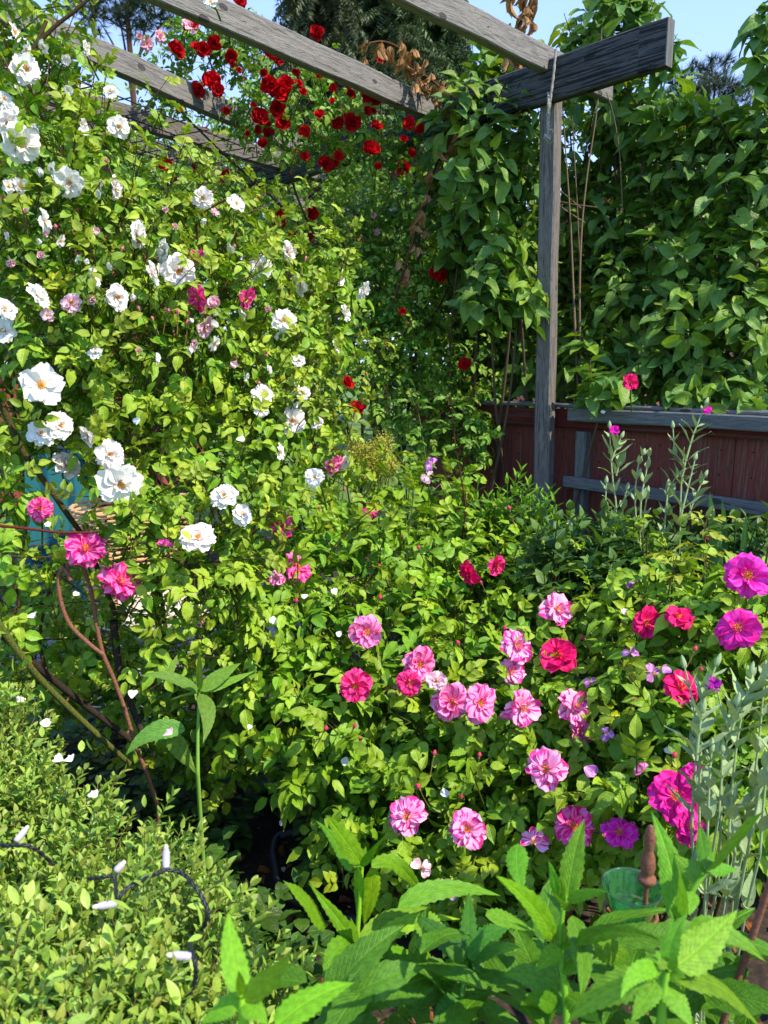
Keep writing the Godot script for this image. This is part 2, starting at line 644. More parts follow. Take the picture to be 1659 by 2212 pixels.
# rings: petals in the ring, opening above the flower's plane, size, kind of petal
const RINGS := {
	"white": [[7, 0.10, 1.0, "flat"], [6, 0.28, 0.88, "flat"], [4, 0.55, 0.55, "inner"]],
	"single": [[5, 0.06, 1.0, "flat"], [3, 0.3, 0.85, "flat"]],
	"pink": [[6, 0.02, 1.0, "ruffled"], [6, 0.24, 0.86, "ruffled"], [4, 0.5, 0.52, "inner"]],
	"magenta": [[6, 0.0, 1.0, "ruffled"], [5, 0.22, 0.85, "ruffled"], [3, 0.5, 0.5, "inner"]],
	"red": [[6, 0.22, 1.0, "cupped"], [6, 0.58, 0.85, "cupped"], [5, 0.92, 0.66, "inner"], [3, 1.2, 0.5, "inner"]],
	"spent": [[3, -0.2, 1.0, "ruffled"], [1, 0.3, 0.8, "inner"]],
	"half": [[4, 0.75, 1.0, "cupped"], [4, 1.05, 0.95, "cupped"], [3, 1.25, 0.85, "inner"]],
}

# face: the flower's axis; size: its width in metres; big flowers get a mesh for each petal
func flower(parent: Node3D, at: Vector3, face: Vector3, size: float, form: String, m: Array, split: bool, stamens := true, stem_to := Vector3.ZERO, called := "flower") -> Node3D:
	var root: Node3D = null
	var rad := size * 0.52
	var b := aim(at, RV(), face, rad)
	# aim() keeps y; we want z = face
	var z := face.normalized()
	var x := z.cross(RV()).normalized()
	b = Transform3D(Basis(x, z.cross(x), z).scaled(Vector3(rad, rad, rad)), at)
	var joined := MB.new()
	if split:
		root = Node3D.new()
		root.name = called
		parent.add_child(root, true)
		root.transform = Transform3D(b.basis, at - parent.position)
	var turn := R(0, TAU)
	var mm: Material = m[rng.randi() % m.size()]
	for ring in RINGS[form]:
		turn += 0.5
		for k in ring[0]:
			var a: float = turn + TAU * k / ring[0] + R(-0.14, 0.14)
			var th: float = ring[1] + R(-0.14, 0.16)
			if form == "spent": a = turn + k * R(0.6, 2.0)
			var rd := Vector3(cos(a), sin(a), 0)
			var tx := Vector3(sin(a), -cos(a), 0)
			var py := rd * cos(th) + Vector3(0, 0, 1) * sin(th)
			var s: float = ring[2] * R(0.9, 1.06)
			tx = (tx + py.cross(tx) * R(-0.22, 0.22)).normalized()
			var px := Transform3D(Basis(tx, py, tx.cross(py)).scaled(Vector3(s, s, s)), py * 0.03 + Vector3(0, 0, 0.015 * ring[1]))
			if split: put("petal", petals[ring[3]][rng.randi() % 5], mm, root, px)
			else: petal_into(joined, b * px, R(0.4, 0.7), R(-0.4, 0.3), 0.06, 0.95, 0.05)
	if not split:
		root = putw(called, joined, mm, parent)
	elif stamens:
		put("stamens", stamen_mesh if form != "spent" else sparse_stamen, mats.stamen, root)
	if stem_to != Vector3.ZERO:
		var mb := MB.new()
		var back := at - face.normalized() * rad * 0.12
		var mid := back.lerp(stem_to, 0.5) - face.normalized() * rad * 0.5 + Vector3(0, 0.012, 0)
		var line := smooth(PackedVector3Array([back, mid, stem_to]), 4)
		mb.tube(line, radii(line.size(), 0.0022, 0.0028), 5, lin(70, 95, 30))
		# hip and sepals
		var ca := aim(back - face.normalized() * 0.012, face, RV())
		mb.lathe(ca, PackedVector2Array([Vector2(0.001, 0), Vector2(0.005, 0.003), Vector2(0.0055, 0.009), Vector2(0.003, 0.013)]), 6, lin(80, 115, 40))
		for k in 5:
			var a2 := TAU * k / 5
			var dd := ca.basis.orthonormalized() * Vector3(cos(a2), -0.25, sin(a2))
			leaf(mb, aim(ca * Vector3(0, 0.011, 0), dd, face), 0.018, 0.006, "lance", 3, 0.5, 0.2, 0.0, lin(85, 125, 45), 0.0, 1)
		if split:
			var st := put("stem", mb.done(), mats.stem, root)
			st.transform = root.transform.affine_inverse() * Transform3D(Basis(), -parent.position)
		else:
			var st2 := put("stem", mb.done(), mats.stem, root)
			st2.transform = root.transform.affine_inverse() * Transform3D(Basis(), -parent.position)
	return root

var bud_meshes := {}
func bud_mesh(tip: Color, key: String) -> ArrayMesh:
	if bud_meshes.has(key): return bud_meshes[key]
	var mb := MB.new()
	mb.lathe(Transform3D(), PackedVector2Array([Vector2(0.02, -0.62), Vector2(0.2, -0.55), Vector2(0.24, -0.35), Vector2(0.15, -0.2), Vector2(0.3, -0.05)]), 8, lin(95, 130, 50))
	mb.lathe(Transform3D(), PackedVector2Array([Vector2(0.26, -0.12), Vector2(0.40, 0.15), Vector2(0.38, 0.45), Vector2(0.22, 0.78), Vector2(0.03, 0.92)]), 9, tip)
	for k in 3:
		var a0 := TAU * k / 3
		var pts := PackedVector3Array()
		for i in 4:
			for j in 4:
				var a := a0 + j * 0.6
				var rr: float = [0.42, 0.43, 0.27, 0.1][i] + 0.01 * j
				pts.append(Vector3(cos(-a) * rr, 0.18 + i * 0.25, sin(-a) * rr))
		mb.grid(pts, 4, 4, tip * 0.85)
	for k in 5:
		var a := TAU * k / 5
		var d := Vector3(cos(a) * 0.42, 1.0, sin(a) * 0.42)
		leaf(mb, aim(Vector3(cos(a) * 0.2, -0.15, sin(a) * 0.2), d, Vector3(cos(a), 0.1, sin(a))), 1.0, 0.28, "lance", 4, -0.9, 0.2, 0.0, lin(90, 130, 45), 0.0, 1)
	mb.tube(PackedVector3Array([Vector3(0, -0.55, 0), Vector3(0.1, -2.2, 0.05), Vector3(0.0, -4.5, 0.1)]), radii(3, 0.1, 0.12), 4, lin(110, 95, 45))
	bud_meshes[key] = mb.done()
	return bud_meshes[key]

func bud(parent: Node3D, at: Vector3, size: float, key: String, tip: Color) -> void:
	var d := (Vector3.UP + RV() * 0.5).normalized()
	var t := aim(at, d, RV(), size * 0.5)
	t.origin -= parent.position
	put("bud", bud_mesh(tip, key), mats.stem, parent, t)

# a single loose petal lying on something
func loose(at: Vector3, up: Vector3, size: float, m: Material, label: String, grp: String) -> void:
	var y := up.cross(RV()).normalized()
	var o := put("fallen_petal", petals["ruffled"][rng.randi() % 5], m, null, aim(at - y * size * 0.5, y, up, size))
	tag(o, label, "petal", grp)

# flowers on a bush: rows of [px, py, width in px, form, material set, side]
func flowers_on(parent: Node3D, bl: Array, rows: Array, fallback: float, sets: Dictionary, out := 0.05) -> void:
	for r in rows:
		var d := skin(bl, r[0], r[1], fallback)
		var at := P(r[0], r[1], d)
		var to_cam := (cam_pos - at).normalized()
		at += to_cam * out
		var size: float = r[2] / FOC * d * 1.03
		if r[2] >= 26: blooms.append([at, size * 0.42])
		var face: Vector3
		var side: float = r[5] if r.size() > 5 else 0.0
		if side != 0.0:
			face = (to_cam * 0.25 + to_cam.cross(Vector3.UP) * -side + Vector3(0, R(-0.3, 0.2), 0)).normalized()
		else:
			face = (to_cam + sun_dir * 0.35 + RV() * 0.6).normalized()
		var back := at - to_cam * 0.14 - Vector3(0, 0.07, 0) + RV() * 0.04
		flower(parent, at, face, size, r[3], sets[r[4]], r[2] >= 26, r[3] != "red" and r[3] != "half", back)

# ------------------------------------------------------------------ the garden
func _ready() -> void:
	rng.seed = 20240613
	sky_and_sun()
	materials()
	make_petals()
	ground()
	pergola()
	fence()
	houses()
	far_trees()
	lilac()
	red_climber()
	white_rose()
	pink_roses()
	hedge()
	chairs()
	low_plants()
	campions()
	tall_perennials()
	small_things()

func sky_and_sun() -> void:
	var cam := Camera3D.new()
	cam.name = "camera"
	add_child(cam)
	cam.position = cam_pos
	cam.rotation_degrees = Vector3(-PITCH, 0, 0)
	cam.fov = rad_to_deg(2.0 * atan(1106.0 / FOC))
	cam.near = 0.03
	cam.far = 400.0
	cam.current = true
	var lens := CameraAttributesPhysical.new()
	lens.frustum_focal_length = 12.0 * FOC / 1106.0
	lens.frustum_focus_distance = 2.1
	lens.frustum_near = 0.03
	lens.frustum_far = 400.0
	lens.exposure_aperture = 5.5
	cam.attributes = lens
	var sky := ProceduralSkyMaterial.new()
	sky.sky_top_color = Color(0.45, 0.585, 0.83)
	sky.sky_horizon_color = Color(0.72, 0.795, 0.90)
	sky.sky_curve = 0.16
	sky.ground_horizon_color = Color(0.45, 0.5, 0.42)
	sky.ground_bottom_color = Color(0.16, 0.17, 0.11)
	var s := Sky.new()
	s.sky_material = sky
	var env := Environment.new()
	env.background_mode = Environment.BG_SKY
	env.sky = s
	env.background_energy_multiplier = 1.6
	env.tonemap_mode = Environment.TONE_MAPPER_LINEAR
	env.tonemap_exposure = 1.52
	env.sdfgi_enabled = true
	env.ssao_enabled = true
	env.ssil_enabled = true
	var we := WorldEnvironment.new()
	we.name = "world"
	we.environment = env
	add_child(we)
	var sun := DirectionalLight3D.new()
	sun.name = "sun"
	add_child(sun)
	sun.look_at_from_position(sun_dir * 20.0, Vector3.ZERO, Vector3.UP)
	sun.light_energy = 1.48
	sun.light_angular_distance = 0.53
	sun.light_color = Color(1.0, 0.95, 0.865)
	sun.shadow_enabled = true

func materials() -> void:
	leaf_mat("rose", leaf_tex(64, 96, 7, 3, 0.2, 0.12), 0.42, 0.6, 0.44, 1.0)
	leaf_mat("lilac", leaf_tex(96, 96, 6, 8, 0.16, 0.10), 0.45, 0.7, 0.42, 0.9)
	leaf_mat("hedge", leaf_tex(48, 96, 3, 14, 0.10, 0.08), 0.40, 0.55, 0.45)
	leaf_mat("lance", leaf_tex(128, 256, 13, 21, 0.16, 0.14), 0.5, 0.62, 0.36, 1.5)
	leaf_mat("felt", leaf_tex(64, 128, 5, 27, 0.10, 0.08), 0.9, 0.25, 0.25)
	leaf_mat("dead", leaf_tex(64, 96, 6, 31, 0.05, 0.25), 0.8, 0.3, 0.3)
	leaf_mat("needle", leaf_tex(32, 32, 2, 33, 0.0, 0.05), 0.6, 0.15, 0.4)
	plain("stem", Color.WHITE, 0.6, 0.4)
	plain("bark", Color.WHITE, 0.9, 0.3)
	plain("stamen", Color.WHITE, 0.7, 0.3)
	var bn := noise(0.08, 60)
	for k in ["bark"]:
		var t := NoiseTexture2D.new()
		t.width = 128; t.height = 256; t.seamless = true
		t.noise = bn
		var g := Gradient.new()
		g.colors = PackedColorArray([Color(0.45, 0.43, 0.4), Color(1, 1, 1)])
		t.color_ramp = g
		mats[k].albedo_texture = t
	petal_tex("white_a", Color(0.96, 0.955, 0.93), Color(0.93, 0.925, 0.89), Color(0.96, 0.92, 0.75), 0.0, 1, 0.6, 0.34)
	petal_tex("white_b", Color(0.96, 0.95, 0.93), Color(0.95, 0.88, 0.87), Color(0.96, 0.9, 0.75), -0.1, 2, 0.6, 0.34)
	petal_tex("blush", Color(0.95, 0.87, 0.87), Color(0.93, 0.68, 0.75), Color(0.95, 0.86, 0.72), 0.1, 3)
	petal_tex("stripe_a", Color(0.97, 0.60, 0.78), Color(0.91, 0.16, 0.52), Color(0.96, 0.85, 0.72), 0.45, 4)
	petal_tex("stripe_b", Color(0.97, 0.70, 0.84), Color(0.92, 0.22, 0.58), Color(0.96, 0.85, 0.72), 0.25, 5)
	petal_tex("stripe_c", Color(0.96, 0.46, 0.70), Color(0.90, 0.10, 0.48), Color(0.96, 0.80, 0.70), 0.5, 6)
	petal_tex("hot_a", Color(0.94, 0.30, 0.56), Color(0.88, 0.07, 0.40), Color(0.95, 0.7, 0.6), 0.6, 7)
	petal_tex("hot_b", Color(0.94, 0.16, 0.48), Color(0.90, 0.03, 0.36), Color(0.95, 0.7, 0.5), 0.6, 8)
	petal_tex("mag_a", Color(0.95, 0.26, 0.74), Color(0.90, 0.07, 0.58), Color(0.96, 0.82, 0.8), 0.5, 9)
	petal_tex("mag_b", Color(0.94, 0.22, 0.68), Color(0.88, 0.06, 0.52), Color(0.96, 0.82, 0.8), 0.6, 10)
	petal_tex("mauve", Color(0.80, 0.62, 0.82), Color(0.68, 0.36, 0.66), Color(0.85, 0.75, 0.8), 0.3, 11)
	petal_tex("red_a", Color(0.85, 0.05, 0.11), Color(0.72, 0.015, 0.07), Color(0.5, 0.02, 0.05), 0.4, 12, 0.7, 0.22)
	petal_tex("red_b", Color(0.79, 0.03, 0.09), Color(0.66, 0.01, 0.06), Color(0.45, 0.02, 0.05), 0.4, 13, 0.7, 0.22)
	petal_tex("shell", Color(0.95, 0.78, 0.81), Color(0.92, 0.64, 0.71), Color(0.95, 0.86, 0.8), 0.2, 15)
	petal_tex("purple", Color(0.72, 0.10, 0.62), Color(0.58, 0.04, 0.55), Color(0.6, 0.1, 0.5), 0.4, 16)
	petal_tex("campion", Color(0.90, 0.10, 0.68), Color(0.84, 0.04, 0.60), Color(0.7, 0.1, 0.5), 0.4, 17)
	wood_mat("grey_wood", Color(0.58, 0.565, 0.545), Color(0.45, 0.44, 0.425), Color(0.25, 0.24, 0.23), 41, 0.08, Color(0.34, 0.33, 0.32))
	wood_mat("pale_wood", Color(0.52, 0.495, 0.465), Color(0.40, 0.38, 0.36), Color(0.22, 0.21, 0.20), 42, 0.14, Color(0.27, 0.26, 0.25))
	wood_mat("black_wood", Color(0.36, 0.36, 0.36), Color(0.27, 0.27, 0.275), Color(0.16, 0.16, 0.16), 43, 0.33, Color(0.11, 0.11, 0.115), 3)
	wood_mat("old_grey", Color(0.47, 0.48, 0.47), Color(0.38, 0.39, 0.385), Color(0.24, 0.24, 0.23), 44, 0.05, Color(0.25, 0.25, 0.24), 4)
	wood_mat("red_wood", Color(0.50, 0.275, 0.235), Color(0.40, 0.205, 0.175), Color(0.55, 0.41, 0.36), 45, 0.14, Color(0.46, 0.36, 0.32), 4)
	wood_mat("red_rail", Color(0.42, 0.17, 0.14), Color(0.32, 0.13, 0.11), Color(0.30, 0.22, 0.20), 46, 0.2, Color(0.33, 0.28, 0.26), 2)

func rough_tex(cols: Array, freq: float, s: int, size := 512) -> NoiseTexture2D:
	var t := NoiseTexture2D.new()
	t.width = size; t.height = size; t.seamless = true
	t.noise = noise(freq, s, 5)
	var g := Gradient.new()
	var off := PackedFloat32Array()
	for i in cols.size(): off.append(float(i) / (cols.size() - 1))
	g.offsets = off
	g.colors = PackedColorArray(cols)
	t.color_ramp = g
	return t

func ground() -> void:
	# soil: an uneven sheet
	var soil := StandardMaterial3D.new()
	soil.resource_name = "soil"
	soil.albedo_texture = rough_tex([Color(0.10, 0.075, 0.055), Color(0.2, 0.155, 0.115), Color(0.31, 0.255, 0.2)], 0.03, 70)
	soil.uv1_triplanar = true
	soil.uv1_world_triplanar = true
	soil.uv1_scale = Vector3(2.2, 2.2, 2.2)
	soil.roughness = 0.95
	mats.soil = soil
	var nz := noise(0.9, 71, 4)
	var pts := PackedVector3Array()
	var N := 70
	for i in N + 1:
		for j in N + 1:
			var x := lerpf(-4.5, 3.5, float(j) / N)
			var z := lerpf(1.5, -6.5, float(i) / N)
			pts.append(Vector3(x, nz.get_noise_2d(x * 4, z * 4) * 0.05, z))
	var mb := MB.new()
	mb.grid(pts, N + 1, N + 1, Color.WHITE)
	tag(put("ground_soil", mb.done(), soil), "dark garden soil under the roses", "", "", "structure")
	var lawn := StandardMaterial3D.new()
	lawn.resource_name = "lawn"
	lawn.albedo_texture = rough_tex([Color(0.22, 0.33, 0.09), Color(0.32, 0.45, 0.14), Color(0.42, 0.52, 0.2)], 0.04, 72)
	lawn.uv1_triplanar = true
	lawn.uv1_world_triplanar = true
	lawn.uv1_scale = Vector3(1.4, 1.4, 1.4)
	lawn.roughness = 0.9
	var m2 := MB.new()
	m2.quad(Vector3(-90, -0.06, 60), Vector3(90, -0.06, 60), Vector3(90, -0.06, -150), Vector3(-90, -0.06, -150), Color.WHITE)
	tag(put("ground_lawn", m2.done(), lawn), "green lawn beyond the garden bed", "", "", "structure")
	# paving under the pergola, stone by stone
	var pav := Node3D.new()
	pav.name = "paving"
	add_child(pav)
	tag(pav, "pale grey stone paving under the pergola", "", "", "structure")
	var sm := StandardMaterial3D.new()
	sm.resource_name = "paving_stone"
	sm.albedo_texture = rough_tex([Color(0.45, 0.44, 0.44), Color(0.58, 0.57, 0.57), Color(0.66, 0.64, 0.65)], 0.03, 74)
	sm.uv1_triplanar = true
	sm.uv1_world_triplanar = true
	sm.uv1_scale = Vector3(3, 3, 3)
	sm.roughness = 0.9
	for i in 6:
		for j in 7:
			var b := MB.new()
			b.beam(Vector3(0, 0, -0.14), Vector3(0, 0, 0.14), 0.285, 0.05, Vector3.UP, Color.WHITE, 0.006)
			put("paving_stone", b.done(), sm, pav, Transform3D(Basis(Vector3.UP, 0.3 + R(-0.02, 0.02)), Vector3(-2.5 + i * 0.3 + j * 0.09, 0.03 + R(-0.006, 0.006), -3.5 - j * 0.3 + i * 0.08)))
	# litter
	var lm := MB.new()
	leaf(lm, Transform3D(), 0.05, 0.03, "oval", 4, 0.9, 0.5, 0.12, lin(150, 115, 75))
	var xs := []
	var cs := []
	for i in 1500:
		var x := R(-1.2, 1.3)
		var z := R(-0.7, -2.9)
		xs.append(aim(Vector3(x, nz.get_noise_2d(x * 4, z * 4) * 0.05 + R(0.005, 0.03), z), Vector3(R(-1, 1), R(-0.2, 0.3), R(-1, 1)), Vector3(R(-0.6, 0.6), 1, R(-0.6, 0.6)), R(0.5, 1.2)))
		cs.append(Color(R(0.5, 1.2), R(0.45, 0.95), R(0.4, 0.9)))
	tag(multi("leaf_litter", lm.done(), mats.dead, xs, cs), "brown dead leaves littering the soil", "leaf litter")

# ------------------------------------------------------------------ pergola
func at_height(px: float, py: float, y: float) -> Vector3:
	var f := P(px, py, 1.0) - cam_pos
	return cam_pos + f * ((y - cam_pos.y) / f.y)

func pergola() -> void:
	var foot := Vector3(0.69, 0, -3.22)
	var t := base("pergola", foot, "weathered grey timber pergola with rafters, corner post and wire mesh", "pergola")
	# post: turned so that two faces show
	var mb := MB.new()
	var top := P(1190, 245, 2.98)
	var a := Vector3(top.x + 0.05, -0.1, top.z)
	mb.beam(a, top + Vector3(0, 0.05, 0), 0.067, 0.067, Vector3(0.8, 0, 0.55), Color(1, 1, 1), 0.006, 0.1, 0.0012)
	putw("post", mb, mats.pale_wood, t)
	# header beam along the fence side
	var H := top.y + 0.06
	var fd := Vector3(-0.67, 0, -0.74).normalized()
	var hb := Vector3(top.x, H + 0.02, top.z) + Vector3(-0.03, 0, 0.03)
	var e0 := hb - fd * 0.50
	var e1 := hb + fd * 3.0
	e0.y += 0.02
	mb = MB.new()
	mb.beam(e0, e1, 0.045, 0.15, Vector3.UP, Color.WHITE, 0.005, 0.3, 0.0012)
	putw("header_beam", mb, mats.black_wood, t)
	mb = MB.new()
	mb.beam(e0 - fd * 0.004, e0 + fd * 0.0, 0.043, 0.146, Vector3.UP, Color.WHITE, 0.002, 0.7)
	putw("end_grain", mb, mats.old_grey, t)
	# rafters, left to right; picture line of the top edge at rafter height
	var Ht := 2.62
	var lines := [
		[[1071, 46], [1215, 121], 0.70, 0.36, "grey_wood", 2.665],
		[[529, 25], [923, 209], 0.9, 0.12, "grey_wood"],
		[[96, 32], [550, 248], 0.7, 0.35, "grey_wood"],
		[[248, 220], [568, 319], 0.5, 0.5, "pale_wood"],
		[[386, 326], [556, 393], 1.2, 0.6, "pale_wood"],
		[[-60, 150], [20, 205], 0.8, 0.1, "grey_wood"],
	]
	var k := 0
	for l in lines:
		var lift: float = l[5] if l.size() > 5 else Ht
		var p := at_height(l[0][0], l[0][1], lift)
		var q := at_height(l[1][0], l[1][1], lift)
		var d := (q - p).normalized()
		mb = MB.new()
		mb.beam(p - d * l[2] - Vector3(0, 0.044, 0), q + d * l[3] - Vector3(0, 0.044, 0), 0.042, 0.088, Vector3.UP, Color.WHITE, 0.004, 0.2 * k, 0.0012)
		putw("rafter", mb, mats[l[4]], t)
		k += 1
	# wire mesh under the rafters
	mb = MB.new()
	var c0 := at_height(96, 32, Ht) - Vector3(0, 0.16, 0)
	var c1 := at_height(550, 248, Ht) - Vector3(0, 0.16, 0)
	var dr := (c1 - c0).normalized()
	var across := Vector3(-dr.z, 0, dr.x).normalized()
	if across.z > 0: across = -across
	for i in 8:
		var o := c0 + across * (0.1 + 0.15 * i - 0.1)
		mb.tube(PackedVector3Array([o - dr * 0.3, o + dr * 1.5]), radii(2, 0.0028, 0.0028), 5, lin(40, 34, 32))
	for i in 12:
		var o := c0 + dr * (-0.25 + 0.15 * i) + Vector3(0, 0.004, 0)
		mb.tube(PackedVector3Array([o - across * 0.02, o + across * 1.08]), radii(2, 0.0028, 0.0028), 5, lin(40, 34, 32))
	putw("wire_mesh", mb, plain("wire", Color.WHITE, 0.7), t)
	# brace running to the back
	mb = MB.new()
	mb.beam(P(850, 640, 3.75), P(955, 330, 3.6), 0.02, 0.02, Vector3(0, 0, 1), lin(70, 60, 55) * 2.0, 0.002)
	putw("bracket", mb, mats.old_grey, t)
	mb = MB.new()
	mb.beam(P(960, 600, 3.5), P(1175, 612, 3.12), 0.03, 0.06, Vector3.UP, Color(1, 1, 1), 0.003)
	putw("cross_rail", mb, mats.old_grey, t)
	# the rope tied round the corner
	var rp := base("rope", P(1184, 290, 2.87), "grey rope knotted around the corner of the pergola beam", "rope")
	mb = MB.new()
	var rc := lin(205, 203, 196)
	for s in [0, 1]:
		var line := smooth(PackedVector3Array([P(1201 - s * 16, 106 + s * 60, 2.84 + s * 0.2), P(1196 - s * 12, 160 + s * 30, 2.84 + s * 0.12), P(1189 - s * 4, 215, 2.85), P(1185 - s * 2, 262, 2.87), P(1184, 283, 2.87)]), 6)
		for w in 2:
			var tw := PackedVector3Array()
			for i in line.size(): tw.append(line[i] + Vector3(cos(i * 1.4 + w * PI), 0, sin(i * 1.4 + w * PI)) * 0.0022)
			mb.tube(tw, radii(tw.size(), 0.0038, 0.0038), 5, rc)
	putw("loop", mb, mats.bark, rp)
	mb = MB.new()
	var kn := PackedVector3Array()
	for i in 40:
		var u := i / 39.0 * TAU * 2.0
		kn.append(P(1184, 288, 2.87) + Vector3((0.011 + 0.006 * cos(u * 1.5)) * cos(u), 0.012 * sin(u * 1.5) - i * 0.0006, (0.011 + 0.006 * cos(u * 1.5)) * sin(u)))
	mb.tube(kn, radii(40, 0.0042, 0.0042), 5, rc)
	mb.tube(smooth(PackedVector3Array([P(1184, 292, 2.87), P(1180, 300, 2.87), P(1186, 306, 2.87)]), 4), radii(9, 0.004, 0.005), 5, rc)
	putw("knot", mb, mats.bark, rp)

# ------------------------------------------------------------------ fence
func fence() -> void:
	var A := P(1257, 900, 3.2)
	var dir := Vector3(0.67, 0, 0.74).normalized()
	var nrm := Vector3(-0.74, 0, 0.67).normalized()
	var o := Vector3(A.x, 0, A.z)
	var t := base("red_fence", o, "faded red board fence with grey top rail beneath the lilac", "fence")
	var s := -0.98
	var k := 0
	var ws := [0.36, 0.26, 0.22, 0.3, 0.25, 0.235, 0.33, 0.42, 0.38]
	for w in ws:
		var mb := MB.new()
		var mid: float = s + w / 2
		mb.beam(o + dir * mid + Vector3(0, 0.06, 0) + nrm * (0.004 * (k % 2)), o + dir * mid + Vector3(0, 1.27, 0) + nrm * (0.004 * (k % 2)), w - 0.0015, 0.014, nrm, Color(1, 1, 1) * [1.0, 0.9, 1.05, 0.95][k % 4], 0.002, 0.37 * k)
		for ny in [0.25, 1.1, 1.19]:
			for nx in [-0.3, 0.3]:
				var c0: Vector3 = o + dir * (mid + nx * w) + Vector3(0, ny, 0) + nrm * (0.008 + 0.004 * (k % 2))
				mb.lathe(aim(c0, nrm, RV()), PackedVector2Array([Vector2(0.0035, -0.002), Vector2(0.0035, 0.001), Vector2(0.0002, 0.0016)]), 7, Color(0.35, 0.35, 0.36))
		putw("board", mb, mats.red_wood, t)
		s += w
		k += 1
	var e := -0.98
	# red top rail and weathered cap
	var mb2 := MB.new()
	mb2.beam(o + dir * e + Vector3(0, 1.262, 0) + nrm * 0.026, o + dir * s + Vector3(0, 1.285, 0) + nrm * 0.026, 0.03, 0.075, Vector3.UP, Color.WHITE, 0.004, 0.2, 0.001)
	putw("rail", mb2, mats.red_rail, t)
	mb2 = MB.new()
	mb2.beam(o + dir * (e - 0.05) + Vector3(0, 1.316, 0), o + dir * s + Vector3(0, 1.337, 0), 0.085, 0.016, Vector3.UP, Color.WHITE, 0.004, 0.6, 0.0015)
	putw("cap", mb2, mats.old_grey, t)
	mb2 = MB.new()
	mb2.beam(o + dir * -0.02 + Vector3(0, 1.290, 0) + nrm * 0.062, o + dir * s + Vector3(0, 1.305, 0) + nrm * 0.062, 0.028, 0.052, Vector3.UP, Color.WHITE, 0.004, 0.8, 0.001)
	putw("rail", mb2, mats.old_grey, t)
	mb2 = MB.new()
	mb2.beam(o + dir * -0.02 + Vector3(0, 1.012, 0) + nrm * 0.072, o + dir * s + Vector3(0, 1.0, 0) + nrm * 0.072, 0.025, 0.046, Vector3.UP, Color.WHITE, 0.004, 1.1, 0.001)
	putw("rail", mb2, mats.old_grey, t)
	mb2 = MB.new()
	mb2.beam(o + dir * 0.035 + Vector3(0, 0, 0) + nrm * 0.034, o + dir * 0.035 + Vector3(0, 1.222, 0) + nrm * 0.034, 0.05, 0.045, nrm, Color.WHITE, 0.004, 1.4, 0.001)
	putw("post", mb2, mats.old_grey, t)
	# wire runner looped over the rail
	mb2 = MB.new()
	mb2.tube(smooth(path([[1310, 850], [1335, 905], [1335, 960], [1345, 1020], [1365, 1080]], 3.05, 2.95), 5), radii(21, 0.004, 0.003), 5, lin(110, 95, 85))
	mb2.tube(smooth(path([[1333, 905], [1365, 890], [1398, 905], [1403, 945], [1380, 985], [1335, 1020]], 3.03, 2.98), 5), radii(26, 0.0035, 0.003), 5, lin(105, 92, 82))
	var v := putw("bare_runner", mb2, mats.bark, self)
	tag(v, "bare brown vine runner looped over the grey fence rail", "vine")

